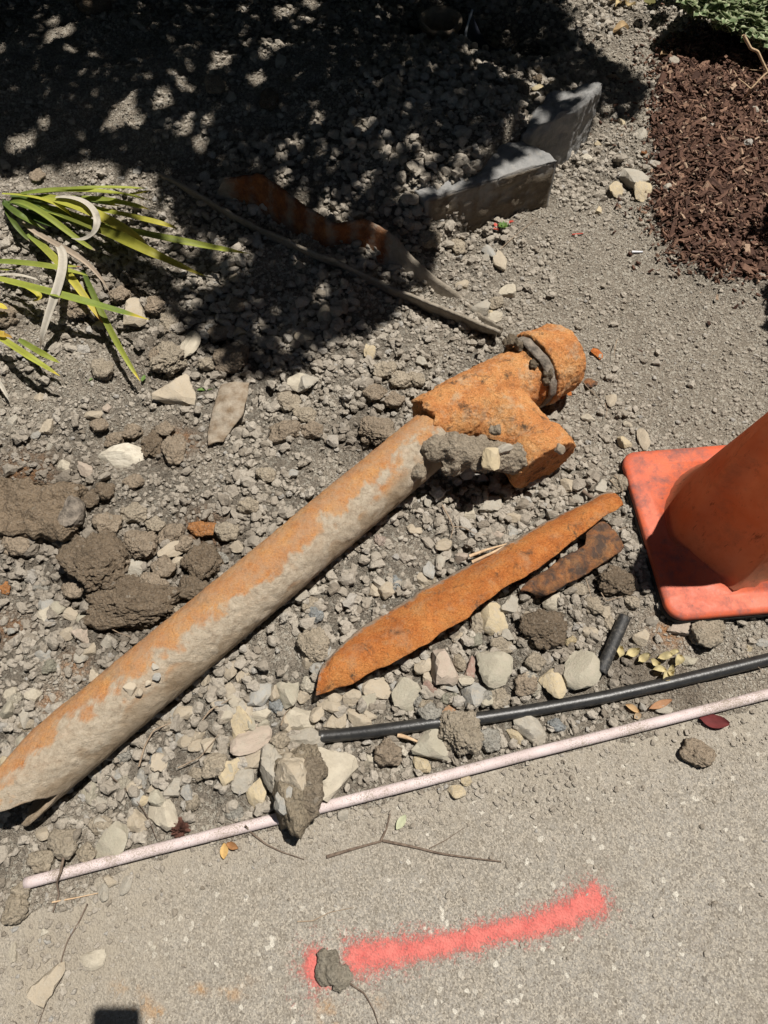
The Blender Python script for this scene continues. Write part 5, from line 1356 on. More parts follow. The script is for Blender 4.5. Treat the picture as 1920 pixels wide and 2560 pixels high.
# ---------------------------------------------------------------- small leaves and litter
def flat_leaf(name, fr, x, y, ln_, wd_, ang, c, label, cat='leaf', mat='dryleaf', curl=.3, dz=.003, group=None, tilt=0.0, seed=1):
    q = at(fr, x, y, dz)
    dep = proj(*q)[2]; k = dep / F / SCL[fr]
    n1, n2 = 12, 5
    r = np.random.default_rng(seed + int(x) * 3 + int(y))
    V_, C_ = [], []
    for i in range(n1):
        t_ = i / (n1 - 1); w_ = wd_ / 2 * math.sin(math.pi * min(1, max(.02, t_ * .96 + .02))) ** .75
        for j in range(n2):
            s_ = j / (n2 - 1) * 2 - 1
            lx = (t_ - .5) * ln_; ly = s_ * w_
            lz = curl * wd_ * (s_ * s_ * .5 + .35 * math.sin(t_ * 5 + seed)) + abs(tilt) * lx * .5 + r.uniform(-.02, .02) * wd_
            V_.append((lx * k, ly * k, lz * k)); C_.append(np.array(c) * (r.uniform(.85, 1.1) if j != 2 else .8))
    V_ = np.array(V_); a_ = math.radians(ang)
    R = np.array([[math.cos(a_), -math.sin(a_), 0], [math.sin(a_), math.cos(a_), 0], [0, 0, 1]])
    V_ = V_ @ R.T
    V_[:, 2] -= V_[:, 2].min()
    me = mesh_np(name, V_, grid_faces(n1, n2), M[mat], {'Col': np.array(C_)})
    o = link(name, me, label, cat, group); o.location = Vector(q)
    return o
flat_leaf('dry_leaf', 'D', 970, 220, 62, 36, 95, (.55, .36, .14), 'yellow-brown oval leaf on the sidewalk below the white pipe')
flat_leaf('dry_leaf', 'D', 1005, 198, 58, 30, -20, (.34, .17, .07), 'curled brown leaf right beside the yellow-brown oval leaf', curl=.6, seed=4)
flat_leaf('pale_leaf', 'A', 1043, 1152, 85, 42, 55, (.46, .48, .33), 'pale green narrow leaf lying on the clean sidewalk')
flat_leaf('red_leaf', 'E', 1340, 588, 160, 78, -12, (.15, .028, .028), 'dark red curled leaf beside the white pipe at right', curl=.45, seed=3)
flat_leaf('dry_leaf', 'E', 875, 512, 85, 36, -30, (.50, .33, .17), 'tan curled leaf between hose and white pipe, left one', curl=.6, seed=6)
flat_leaf('dry_leaf', 'E', 1035, 488, 150, 42, 20, (.40, .22, .12), 'long brown curled leaf between hose and white pipe, right one', curl=.5, seed=8)
flat_leaf('dry_leaf', 'E', 905, 555, 50, 36, 30, (.42, .31, .20), 'small tan leaf touching the white pipe', curl=.4, seed=9)
flat_leaf('green_leaflet', 'G', 1070, 255, 95, 22, 12, (.16, .28, .06), 'small green leaflet right of the wedge-shaped tan stone', mat='leaf')
flat_leaf('green_leaflet', 'G', 745, 200, 45, 22, 85, (.15, .26, .06), 'small green leaflet at the tip of the lowest strap leaf', mat='leaf')
flat_leaf('green_leaflet', 'G', 483, 198, 50, 14, 50, (.16, .26, .07), 'tiny green leaflet in the dirt below the strap leaves', mat='leaf')
lf = [(800, 190, 75, 48, 70), (870, 195, 90, 50, 20), (935, 225, 75, 45, 30), (1060, 215, 80, 44, 10), (1135, 235, 70, 50, 60), (1030, 290, 80, 40, 0), (1070, 330, 100, 55, 40), (1000, 250, 60, 40, -30), (1095, 300, 70, 36, 80), (1110, 190, 60, 30, 15)]
whr = ['nearest the black tube', 'second from the black tube', 'third along from the tube', 'at the top of the scrap cluster', 'at the right of the scrap cluster', 'in the middle of the lower scraps', 'lowest, just above the hose', 'between the upper and lower scraps', 'right of the lowest scrap', 'farthest from the tube']
for k, (x, y, l_, w_, a_) in enumerate(lf):
    flat_leaf('dry_leaf', 'E', x, y, l_, w_, a_, (.56, .48, .27), 'crumpled pale yellow dry leaf above the hose, ' + whr[k], curl=.9, seed=20 + k, dz=.006, group='dry leaf scraps above the hose')
flat_leaf('dry_leaf', 'T', 1020, 140, 70, 40, 15, (.50, .36, .20), 'crumpled tan leaf on the path near the top edge', curl=.8, seed=5)
flat_leaf('dry_leaf', 'T', 1215, 240, 55, 34, 20, (.42, .29, .17), 'tan leaf at the upper corner of the mulch', curl=.4, seed=7)
flat_leaf('dry_leaf', 'T', 660, 388, 55, 34, 10, (.66, .56, .36), 'bright cream dry leaf behind the farther concrete block', curl=.4, seed=10, dz=.02)
flat_leaf('dry_leaf', 'T', 990, 340, 60, 26, -15, (.34, .25, .17), 'shaded brown leaf right of the farther concrete block', curl=.4, seed=12)
flat_leaf('dry_leaf', 'F', 1525, 775, 60, 45, 30, (.22, .09, .03), 'small dark orange leaf against the mulch edge', curl=.4, seed=14)
flat_leaf('dry_leaf', 'T', 1145, 15, 60, 50, 80, (.16, .15, .05), 'olive leaf in shade at the top edge', curl=.3, seed=15, dz=.05)
for k, (x, y) in enumerate(((985, 12), (1010, 25), (1045, 10), (1060, 30), (970, 5))):
    flat_leaf('dry_leaf', 'T', x, y, 45, 26, k * 50, (.58, .46, .26), 'cream crumpled leaf scrap at the top edge, ' + ('second from the left', 'lower one in the middle', 'upper one near the right end', 'rightmost and lowest', 'leftmost of the five')[k], curl=.8, seed=30 + k, dz=.01, group='cream leaf scraps at the top edge')
# rust flakes
for k, (fr, x, y, w, h, lab) in enumerate((('I', 1405, 320, 62, 75, 'bright orange rust flake right of the hub'), ('I', 1365, 490, 95, 62, 'dark red-brown rust flake below the bright flake'), ('I', 1237, 552, 32, 38, 'small orange rust flake near the joint ring'), ('I', 1180, 570, 85, 50, 'orange rust chunk lying beneath the hub'))):
    o = place(fr, x, y, w, h, 20, 'orange', lab, 'rust flake', 'rust flakes fallen from the pipe', 'rust_flake', 30 + k, .35, .2)
    me = mesh_np('rust_flake', *rock_shape(3, 700 + k, 7, .25), M['darkrust'] if k == 1 else mat_plain('flake_rust', (.30, .08, .02), (.46, .16, .04), 90, .9, .003), smooth=False)
    o.data = me

# ---------------------------------------------------------------- twigs, roots, splinters
def twig(name, fr, pts, r, mat, label, cat='twig', dz=.003, group=None, taper=.4, n=30):
    q = [at(fr, p[0], p[1], (p[2] if len(p) > 2 else dz)) for p in pts]
    rr_ = np.linspace(r, r * taper, len(q))
    V_, F_ = tube(q, rr_, 7, n)
    return link(name, tube_mesh(name, q, rr_, M[mat], 7, n), label, cat, group)
twig('twig', 'A', [(235, 1172, .022), (270, 1210), (340, 1265), (420, 1305), (540, 1345)], .0019, 'twig', 'dark slender twig leaning on the white pipe and pointing down right')
tw = thing('forked_twig', at('R', 470, 95), 'three-armed brown twig lying on the sidewalk above the paint streak', 'twig')
for pts, r in (([(215, 170), (330, 135), (475, 95)], .0030), ([(475, 95), (620, 125), (740, 155), (860, 172), (1020, 192)], .0024), ([(465, 95), (490, 40), (510, -40)], .0021), ([(690, 130), (760, 95), (850, 35)], .0009)):
    q = [at('R', x, y, .003) for x, y in pts]
    part('twig_arm', tube_mesh('twig_arm', q, np.linspace(r, r * .5, len(q)), M['twig'], 7, 24), tw)
twig('twig', 'D', [(275, 245, .02), (262, 310, .026), (245, 360, .012), (255, 410), (228, 485)], .0024, 'twig', 'crooked dark twig crossing the left end of the white pipe')
twig('twig', 'D', [(378, 448), (340, 530), (290, 610), (262, 700), (270, 770), (210, 850), (165, 968)], .0013, 'twig', 'long thin twig trailing down the dusty corner at lower left')
twig('straw', 'D', [(225, 442), (330, 422), (425, 402)], .0016, 'palewood', 'pale straw on the dust below the white pipe')
twig('twig', 'R', [(80, 468), (150, 465), (230, 425), (340, 403)], .0010, 'root', 'very thin curved twig on the sidewalk above the paint')
twig('twig', 'R', [(320, 752), (390, 800), (430, 870), (455, 945)], .0015, 'twig', 'curved dark twig below the paint reaching the bottom edge')
twig('twig', 'C', [(770, 1220), (900, 1340), (985, 1440), (1040, 1540), (1085, 1659)], .0011, 'twig', 'fine dark twig among the stones at lower left', dz=.012)
twig('dead_branch', 'S', [(1375, 400, .16), (1460, 560, .13), (1540, 590, .12), (1600, 720, .10), (1655, 830, .09), (1580, 900, .08), (1460, 1025, .06), (1400, 1120, .03), (1370, 1150, .02)], .0045, 'palewood', 'bare pale branch hanging below the variegated shrub', 'branch', n=60)
twig('dead_branch', 'S', [(1460, 1025, .06), (1400, 970, .06), (1310, 900, .06), (1270, 815, .06)], .0020, 'palewood', 'thin pale side branch over the mulch, left of the bare branch', 'branch')
twig('dead_branch', 'S', [(1650, 815, .09), (1470, 805, .08), (1370, 775, .08)], .0014, 'palewood', 'thin twig crossing the mulch right below the shrub', 'branch')
twig('straw', 'T', [(1125, 475), (1190, 440)], .0030, 'palewood', 'pale splinter lying at the left edge of the mulch')
twig('straw', 'F', [(330, 1570), (480, 1440), (640, 1310)], .0011, 'root', 'thin brown stalk on the gravel in front of the nearer block')
twig('plastic_scrap', 'F', [(1425, 1592), (1515, 1592)], .0035, 'palestrip', 'tiny white scrap on the path', 'scrap', taper=.7)
twig('plastic_scrap', 'F', [(930, 1448), (1020, 1438)], .0022, 'red', 'tiny red scrap on the gravel in front of the nearer block', 'scrap', taper=.7)
twig('wood_splinter', 'B', [(480, 665, .022), (600, 620, .022), (740, 580, .02)], .0036, 'palewood', 'pale wood splinter behind the orange shard, upper of two', 'wood splinter')
twig('wood_splinter', 'B', [(500, 705, .022), (620, 650, .024), (775, 570, .02)], .0036, 'palewood', 'pale wood splinter behind the orange shard, lower of two', 'wood splinter')
twig('wood_splinter', 'B', [(1420, 450, .03), (1445, 510, .032), (1462, 575, .03)], .0032, 'palestrip', 'white wood splinter right of the dark shard', 'wood splinter')
twig('wood_splinter', 'A', [(1025, 700, .012), (1080, 715, .014), (1135, 738, .012)], .0045, 'palewood', 'flat pale splinter under the hose by the grey-green stone', 'wood splinter')
twig('wood_splinter', 'K', [(560, 655, .02), (600, 690, .02), (640, 705, .01)], .0050, 'twig', 'dark wood chip above the end of the orange shard', 'wood splinter')
ROOTS = [('B', [(290, 310), (340, 400), (370, 470), (350, 540)]), ('B', [(370, 460), (440, 465), (520, 510), (600, 520)]), ('C', [(960, 1150), (1000, 1010), (1060, 900), (1180, 850), (1300, 790)]), ('C', [(1230, 1160), (1380, 1090), (1520, 920)]), ('C', [(1400, 830), (1450, 760), (1600, 680)]),
         ('G', [(515, 1050), (530, 1110), (560, 1180)]), ('G', [(540, 1480), (620, 1520), (680, 1540)]), ('A', [(20, 610), (70, 560), (150, 520)]), ('A', [(420, 650), (440, 590), (470, 560)]), ('K', [(580, 1180), (600, 1240), (610, 1290)]), ('K', [(670, 1260), (700, 1310), (800, 1280)]), ('I', [(1290, 440), (1340, 510), (1420, 590)]), ('I', [(1525, 230), (1510, 280), (1505, 340)]),
         ('I', [(1450, 610), (1465, 650), (1455, 700)]), ('M', [(200, 225), (270, 280), (310, 320)]), ('M', [(1040, 625), (1090, 660), (1140, 700)]), ('M', [(490, 860), (560, 920), (630, 985)]), ('K', [(750, 560), (790, 620), (800, 690)]), ('K', [(720, 590), (770, 640), (785, 660)]), ('E', [(1540, 200), (1600, 270), (1640, 300)]), ('B', [(1460, 490), (1520, 480), (1570, 460)])]
for k, (fr, pts) in enumerate(ROOTS):
    px, py = FR[fr](*pts[0])
    reg = region_name(px, py)
    o = twig('root_fibre', fr, pts, .0011 if k not in (0, 2) else .0018, 'root', 'x', 'root', dz=.016, group=f'root fibres {reg}')
    GEN.append((o, 'thin brown', 'root fibre', FR[fr](*pts[len(pts) // 2])))
# brown seed head below the long pipe
sh = thing('seed_head', at('C', 1248, 1580), 'frilly dark brown seed head between the stones and the white pipe', 'seed head')
sp_, st_ = [], []
q0 = at('C', 1248, 1580, .006)
for k in range(120):
    d = rng.normal(size=3); d[2] = abs(d[2]) * .7; d /= np.linalg.norm(d)
    t1 = np.cross(d, rng.normal(size=3)); t1 /= np.linalg.norm(t1)
    L_ = rng.uniform(.012, .020); b_ = len(sp_)
    sp_ += [q0 + d * .003 - t1 * .0015, q0 + d * .003 + t1 * .0015, q0 + d * L_ * .7 + t1 * .0026, q0 + d * L_, q0 + d * L_ * .7 - t1 * .0026]
    st_ += [[b_, b_ + 1, b_ + 2], [b_, b_ + 2, b_ + 4], [b_ + 4, b_ + 2, b_ + 3]]
part('bristle', mesh_np('bristle', sp_, st_, mat_plain('seed_brown', (.07, .03, .022), (.15, .07, .05), 150, .9, .001)), sh, kind='stuff')
# small red flower in front of the nearer block
fl = thing('red_flower', at('F', 350, 1400), 'tiny red flower with green leaves at the foot of the nearer block', 'flower')
def tri_leaf(root, name, q, d, L_, W_, mat):
    d = np.array(d, float); d /= np.linalg.norm(d); t1 = np.cross(d, [0.1, .2, 1]); t1 /= np.linalg.norm(t1); nn_ = np.cross(t1, d)
    V_ = [q, q + d * L_ * .5 + t1 * W_ + nn_ * L_ * .1, q + d * L_, q + d * L_ * .5 - t1 * W_ + nn_ * L_ * .1, q + d * L_ * .55]
    part(name, mesh_np(name, V_, [[0, 1, 4], [1, 2, 4], [2, 3, 4], [3, 0, 4]], M[mat]), root)
M['sprig'] = mat_plain('sprig_green', (.05, .11, .02), (.12, .20, .04), 150, .6, .0004)
for k in range(9):
    a_ = k * .7
    tri_leaf(fl, 'leaf', at('F', 355, 1390, .012 + .003 * (k % 3)), (math.cos(a_), math.sin(a_), .6), .018, .005, 'sprig')
for x, y, a_ in ((315, 1395, 2.6), (310, 1405, 3.4), (405, 1355, .5), (410, 1345, -.2), (300, 1385, 1.9), (320, 1400, 4.4)):
    tri_leaf(fl, 'petal', at('F', x, y, .012), (math.cos(a_), math.sin(a_), .4), .013, .006, 'red')

# ---------------------------------------------------------------- the hole: clay socket and torn plastic
sc0 = P(*FR['U'](630, 215), -0.01)
so_ = thing('clay_socket', (sc0[0], sc0[1], -.13), 'dark clay pipe socket standing in the shaded hole at the top', 'pipe socket')
prof = [(.045, -.15), (.052, -.10), (.055, -.05), (.058, -.03), (.066, -.018), (.073, -.010), (.0745, .0), (.070, .007), (.062, .005), (.058, -.01), (.056, -.06), (.05, -.12), (.0, -.125)]
V_, n_ = [], 48
for r_, z_ in prof:
    for k in range(n_):
        a_ = k / n_ * 2 * np.pi
        V_.append((sc0[0] + r_ * math.cos(a_) * (1 + .02 * math.sin(a_ * 3)), sc0[1] + r_ * math.sin(a_), sc0[2] + z_ - 0.35 * r_ * math.sin(a_) * -.25 + .0015 * math.sin(a_ * 7)))
part('socket_rim', mesh_np('socket_rim', V_, grid_faces(len(prof), n_, True), M['clay']), so_)
tp = thing('torn_plastic', P(*FR['U'](1060, 600), -.06), 'dark torn plastic with pale ripped edges in the shaded hole', 'plastic')
e1 = [P(*FR['U'](x, y), z) for x, y, z in ((955, 120, .05), (925, 210, .04), (885, 350, .02), (895, 430, .01), (903, 525, -.01))]
e2 = [P(*FR['U'](x, y), z) for x, y, z in ((1420, 430, .03), (1350, 520, .02), (1300, 620, .0), (1240, 750, -.02), (1190, 800, -.04))]
V_, F_ = patch(e1, e2, -0.06, 30, 16, 5, .001, .001)
part('plastic_sheet', mesh_np('plastic_sheet', V_, F_, M['navy']), tp)
for e, w_ in ((e1, .0045), (e2[1:4], .0040)):
    e = resample(e, 16); rr_ = w_ * (.6 + .4 * np.abs(np.sin(np.linspace(.6, 8, 16))))
    part('torn_edge', tube_mesh('torn_edge', e + np.array([0, 0, .004]), rr_, M['palestrip'], 6), tp, 'pale ripped edge')

# ---------------------------------------------------------------- variegated shrub, upper right
def leaf_var_mesh(seed):
    n1, n2 = 5, 5
    V_, C_ = [], []
    r = np.random.default_rng(seed)
    for i in range(n1):
        t_ = i / (n1 - 1); w_ = .34 * math.sin(math.pi * min(.99, max(.02, t_))) ** .8
        for j in range(n2):
            s_ = j / (n2 - 1) * 2 - 1
            V_.append((t_, s_ * w_, .10 * s_ * s_ + .16 * t_ - .22 * t_ * t_))
            C_.append((.56, .58, .39) if abs(s_) > .9 else ((.20, .27, .13) if abs(s_) > .4 else (.105, .16, .065)))
    return mesh_np('leaf', V_, grid_faces(n1, n2), M['leaf'], {'Col': np.array(C_)})
VL = [leaf_var_mesh(k) for k in range(3)]
shrub_c = P(1900, 20, .12)
shrub = thing('variegated_shrub', (1.3, 2.3, .02), 'low shrub with cream-edged green leaves at the upper right corner', 'shrub')
count = 0; far_v, far_f, far_c = [], [], []
tips = []
out_px = np.array([(1478, -400), (1478, 5), (1500, 28), (1540, 36), (1560, 60), (1600, 62), (1640, 96), (1700, 112), (2000, 150), (2000, -400)], float) * S
for k in range(4200):
    u_, v_ = (rng.uniform(1700, 1960), rng.uniform(-60, 130)) if k < 900 else (rng.uniform(1700, 2310), rng.uniform(-300, 175))
    if not in_poly(np.array([u_]), np.array([v_]), out_px)[0]: continue
    depth_in = np.clip((80 - v_) / 250, 0, 1)
    zt = (0.09 + 0.13 * depth_in) * (1 - 0.45 * rng.uniform() ** 2) + rng.uniform(0, .03)
    x, y, _ = P(u_, v_, zt)
    tips.append((x, y, zt, u_, v_))
tips.sort(key=lambda q: (0 if (q[3] < 1930 and q[4] > -15) else 1, -q[2]))
src = [np.array([v.co[:] for v in m.vertices]) for m in VL]
sf = np.array([p.vertices[:] for p in VL[0].polygons]); sc_col = np.array([d.color[:3] for d in VL[0].attributes['Col'].data])
for i, (x, y, z, u_, v_) in enumerate(tips[:620]):
    for k in range(6):
        a_ = k * 1.05 + rng.uniform(-.3, .3) + i; el = rng.uniform(-.25, .5)
        L_ = rng.uniform(.027, .040)
        mrot = Matrix.Rotation(a_, 4, 'Z') @ Matrix.Rotation(-el, 4, 'Y') @ Matrix.Rotation(rng.uniform(-.4, .4), 4, 'X')
        if count < 290 and u_ < 1930 and v_ > -15:
            o = bpy.data.objects.new('leaf', VL[k % 3]); col.objects.link(o); o.parent = shrub
            o.location = Vector((x, y, z)) - shrub.location; o.rotation_euler = mrot.to_euler(); o.scale = (L_, L_, L_)
            count += 1
        else:
            mm = np.array(mrot)[:3, :3]
            far_f.append(0)
            far_v.append(src[k % 3] * L_ @ mm.T + np.array([x, y, z])); far_c.append(sc_col)
if far_v:
    n35 = len(src[0])
    far_f = np.concatenate([sf + i * n35 for i in range(len(far_v))])
    part('foliage', mesh_np('foliage', np.concatenate(far_v), far_f, M['leaf'], {'Col': np.concatenate(far_c)}), shrub, kind='stuff')
for i, (x, y, z, u_, v_) in enumerate(tips[:160:4]):
    part('stem', tube_mesh('stem', [(1.3 + (x - 1.3) * .15, 2.3 + (y - 2.3) * .15, .02), ((x + 1.3) / 2, (y + 2.3) / 2, z * .8), (x, y, z - .01)], [.004, .003, .0015], M['bark'], 6, 10), shrub)
print('shrub leaves', count, len(tips))

# a taller hedge beside the path, just outside the frame on the right: it shades the right edge
def leaf_mass(name, pts, rnd, L_, W_, mat, root, nm='foliage'):
    n = len(pts)
    a = rnd.uniform(0, 2 * np.pi, n); el = rnd.normal(0, .5, n); ro = rnd.normal(0, .5, n)
    d = np.stack([np.cos(a) * np.cos(el), np.sin(a) * np.cos(el), np.sin(el)], 1)
    t1 = np.stack([-np.sin(a), np.cos(a), ro], 1); t1 /= np.linalg.norm(t1, axis=1)[:, None]
    nn_ = np.cross(d, t1)
    l_ = (L_ * rnd.uniform(.7, 1.3, n))[:, None]; w_ = (W_ * rnd.uniform(.7, 1.3, n))[:, None]
    V_ = np.stack([pts - d * l_ * .5, pts + t1 * w_ * .5 + nn_ * w_ * .15, pts + d * l_ * .5, pts - t1 * w_ * .5 + nn_ * w_ * .15], 1).reshape(-1, 3)
    F_ = np.arange(n * 4).reshape(n, 4)
    return part(nm, mesh_np(nm, V_, F_, mat, smooth=False), root, kind='stuff')
rnd = np.random.default_rng(33)
hedge = thing('hedge_shrub', (1.63, 1.5, 0), 'dark green shrub standing just right of the frame beside the path', 'shrub')
hp = np.c_[rnd.uniform(.8, 2.4, 60000), rnd.uniform(.75, 2.4, 60000), rnd.uniform(.05, .95, 60000)]
el_ = ((hp[:, 0] - 1.70) / .60) ** 2 + ((hp[:, 1] - 1.40) / .62) ** 2 + ((hp[:, 2] - .45) / .55) ** 2 + .25 * vnoise(hp * 9, 8)
u_, v_, _ = proj(hp[:, 0], hp[:, 1], hp[:, 2])
hp = hp[(el_ < 1) & ((u_ > 2010) | (v_ < -60))][:14000]
leaf_mass('foliage', hp, rnd, .05, .026, M['canopy'], hedge)
for k in range(7):
    a_ = k * .9
    part('stem', tube_mesh('stem', [(1.63, 1.55, -.02), (1.63 + .10 * math.cos(a_), 1.55 + .18 * math.sin(a_), .35), (1.63 + .22 * math.cos(a_), 1.55 + .4 * math.sin(a_), .7)], [.012, .008, .004], M['bark'], 7, 12), hedge)

# ---------------------------------------------------------------- the tree whose crown shades the spoil heap
shade_px = [(-60, 400), (120, 402), (255, 402), (330, 420), (290, 500), (250, 570), (300, 620), (346, 640), (406, 713), (470, 770), (533, 800), (646, 795), (721, 750), (814, 713), (866, 647), (925, 609), (935, 553), (905, 500),
            (960, 470), (1045, 400), (1090, 350), (1140, 325), (1190, 320), (1215, 270), (1300, 245), (1380, 245), (1405, 190), (1380, 140), (1300, 105), (1255, 60), (1225, 0)]
shade_z = 0
def Sh(x, y, z):          # where the sun's ray through a point of the place meets the level ground
    q = Qw(x, y, z); return [q[0] - SUNX * z, q[1] - SUNY * z]
shz = {(960, 470): .03, (1045, 400): .145, (1090, 350): .145, (1140, 325): .145, (1190, 320): .145, (1215, 270): .16}
shp = np.array([Sh(x, y, shz.get((x, y), .02)) for x, y in shade_px])
shp = np.r_[[[-2.3, shp[0, 1]]], shp, [[.75, 3.0], [.8, 3.7], [-2.3, 3.7]]]
holes = [(365, 564, 13), (395, 576, 13), (419, 586, 13), (440, 596, 10), (335, 550, 14), (310, 535, 14), (300, 512, 16), (328, 512, 12), (360, 520, 10), (401, 528, 9), (474, 541, 8), (525, 548, 9), (321, 451, 13), (354, 484, 10), (310, 430, 14), (285, 470, 18), (320, 408, 12), (110, 60, 9), (112, 98, 13), (145, 85, 10), (265, 272, 24), (235, 300, 14), (285, 300, 14), (345, 262, 17), (85, 300, 15), (55, 325, 14), (30, 322, 10), (375, 205, 13), (385, 230, 9), (465, 195, 13), (480, 175, 10), (590, 150, 16), (545, 230, 18), (570, 130, 10), (610, 25, 18), (670, 5, 16), (655, 50, 12), (560, 175, 9),
         (385, 330, 10), (425, 345, 12), (440, 310, 8), (400, 310, 8), (300, 410, 12), (595, 385, 8), (668, 325, 9), (620, 365, 8), (520, 35, 8), (545, 60, 6), (150, 140, 8), (200, 155, 7), (315, 215, 6), (8, 135, 8),
         (600, 430, 10), (640, 460, 9), (690, 480, 12), (720, 500, 12), (800, 540, 12), (770, 455, 9), (850, 470, 12), (880, 480, 10), (810, 420, 10), (860, 400, 12), (890, 430, 14), (930, 470, 14), (700, 420, 7), (760, 370, 8), (640, 560, 7), (880, 575, 10), (830, 590, 7),
         (430, 510, 8), (470, 520, 8), (500, 560, 9), (455, 600, 10), (410, 640, 9), (380, 600, 9), (350, 470, 14), (380, 500, 10), (330, 540, 10),
         (1045, 185, 12), (1015, 200, 8), (1060, 215, 8), (1090, 220, 9), (1165, 195, 13), (1140, 195, 9), (1120, 235, 8), (1140, 250, 8), (1000, 140, 10), (1180, 250, 14), (1215, 235, 10), (1250, 215, 12), (1245, 190, 8), (1260, 250, 10), (1230, 300, 12), (1285, 225, 8), (1155, 10, 12), (1040, 20, 8), (1330, 200, 8), (1100, 330, 12), (1060, 370, 8), (960, 440, 10), (1000, 420, 7), (690, 620, 8), (560, 690, 8), (440, 690, 9), (620, 720, 8)]
hw_ = np.array([[*Qw(x, y, .06)[:2], r * S * proj(*Qw(x, y, .06))[2] / F] for x, y, r in holes] +
               [[*Sh(x, y, z), r * S * proj(*Qw(x, y, z))[2] / F] for x, y, z, r in ((1250, 280, .10, 13), (1262, 235, .14, 11), (1285, 215, .15, 9), (1245, 330, .05, 12), (1275, 270, .09, 10), (1215, 330, .09, 8), (1195, 310, .12, 8), (1295, 250, .10, 9), (1180, 250, .16, 9), (1235, 205, .17, 8))])
N = 100000
sx_ = rnd.uniform(-2.3, .95, N); sy_ = rnd.uniform(.75, 3.7, N)
inn = in_poly(sx_ + .012 * rnd.normal(size=N), sy_ + .012 * rnd.normal(size=N), shp)
sx_, sy_ = sx_[inn], sy_[inn]
ok = np.ones(len(sx_), bool)
for x, y, r in hw_:
    ok &= ((sx_ - x) / (r * .85)) ** 2 + ((sy_ - y) / (r * 1.15)) ** 2 > (1 + .013 / r) ** 2
sx_, sy_ = sx_[ok], sy_[ok]
hh = rnd.uniform(1.75, 2.75, len(sx_))
cpnt = np.c_[sx_ + SUNX * hh, sy_ + SUNY * hh, hh + .04]
trunk_at = np.array([-.35, 3.75])
tree = thing('garden_tree', (*trunk_at, 0), 'leafy tree standing beyond the top edge, known by its dappled shade on the soil', 'tree')
N2 = 26000                                                             # extra leaves added to block sky light, farther back and to the left
bx, by, bh = rnd.uniform(-3.6, 1.0, N2), rnd.uniform(1.2, 5.6, N2), rnd.uniform(1.9, 3.6, N2)
gx2, gy2 = bx - SUNX * bh, by - SUNY * bh
far_ = (gy2 > 2.75) | (gx2 < -1.75)
far_ &= ((bx + 1.0) / 2.7) ** 2 + ((by - 3.4) / 2.2) ** 2 < 1
back_c = np.c_[bx, by, bh][far_]
leaf_mass('crown', cpnt, rnd, .046, .026, M['canopy'], tree, 'crown')
leaf_mass('crown', back_c, rnd, .11, .06, M['canopy'], tree, 'crown')
part('trunk', tube_mesh('trunk', [(*trunk_at, -.1), (trunk_at[0] + .04, trunk_at[1] - .05, .8), (trunk_at[0] + .02, trunk_at[1] - .2, 1.6), (trunk_at[0] + .05, trunk_at[1] - .5, 2.1)], [.12, .10, .085, .06], M['bark'], 14, 30), tree)
for k, (x, y) in enumerate(((-1.4, 2.9), (-.9, 1.7), (-.2, 1.6), (.5, 2.3), (1.2, 2.9), (-.3, 2.6), (-1.3, 2.1), (.7, 3.4))):
    part('limb', tube_mesh('limb', [(trunk_at[0] + .03, trunk_at[1] - .3, 1.7), ((x + trunk_at[0]) / 2, (y + trunk_at[1]) / 2, 2.15), (x + SUNX * 2.2, y + SUNY * 2.2, 2.3)], [.05, .03, .008], M['bark'], 8, 18), tree)
print('crown leaves', len(cpnt))

# invented hedges and tall trees out of view, added only to block sky light
def green_thing(name, cat, label, base, box, n, L_, W_, stems, crown='foliage'):
    root = thing(name, base, label, cat)
    p_ = np.c_[rnd.uniform(box[0], box[1], n), rnd.uniform(box[2], box[3], n), rnd.uniform(box[4], box[5], n)]
    if crown == 'crown':
        c_ = np.array([(box[0] + box[1]) / 2, (box[2] + box[3]) / 2, (box[4] + box[5]) / 2]); h_ = np.array([box[1] - box[0], box[3] - box[2], box[5] - box[4]]) / 2
        p_ = p_[(((p_ - c_) / h_) ** 2).sum(1) + .3 * vnoise(p_ * 2.5, 3) < 1]
    leaf_mass(crown, p_, rnd, L_, W_, M['canopy'], root, crown)
    for a_, b_, r_ in stems:
        part('trunk' if crown == 'crown' else 'stem', tube_mesh('stem', [a_, (np.array(a_) + np.array(b_)) / 2 + np.array([.03, .02, 0]), b_], [r_, r_ * .8, r_ * .5], M['bark'], 9, 14), root)
green_thing('sky_block_hedge', 'hedge', 'unseen hedge added beyond the top edge to block sky light', (-.3, 3.6, 0), (-3.4, 2.6, 3.25, 3.9, 0.0, 2.9), 9000, .16, .09, [((x, 3.6, -.05), (x + .1, 3.6, 2.3), .03) for x in np.linspace(-3, 2.3, 9)])
green_thing('sky_block_hedge', 'hedge', 'unseen hedge added left of the strap leaves to block sky light', (-2.5, 1.2, 0), (-2.9, -2.25, -1.2, 3.4, 0.0, 2.6), 8000, .16, .09, [((-2.55, y, -.05), (-2.55, y + .1, 2.1), .03) for y in np.linspace(-1, 3, 7)])
green_thing('sky_block_hedge', 'hedge', 'unseen hedge added far right of the traffic cone to block sky light', (2.75, 1.2, 0), (2.45, 3.1, -1.0, 3.2, 0.0, 2.6), 7000, .16, .09, [((2.75, y, -.05), (2.75, y + .1, 2.1), .03) for y in np.linspace(-.8, 3, 7)])
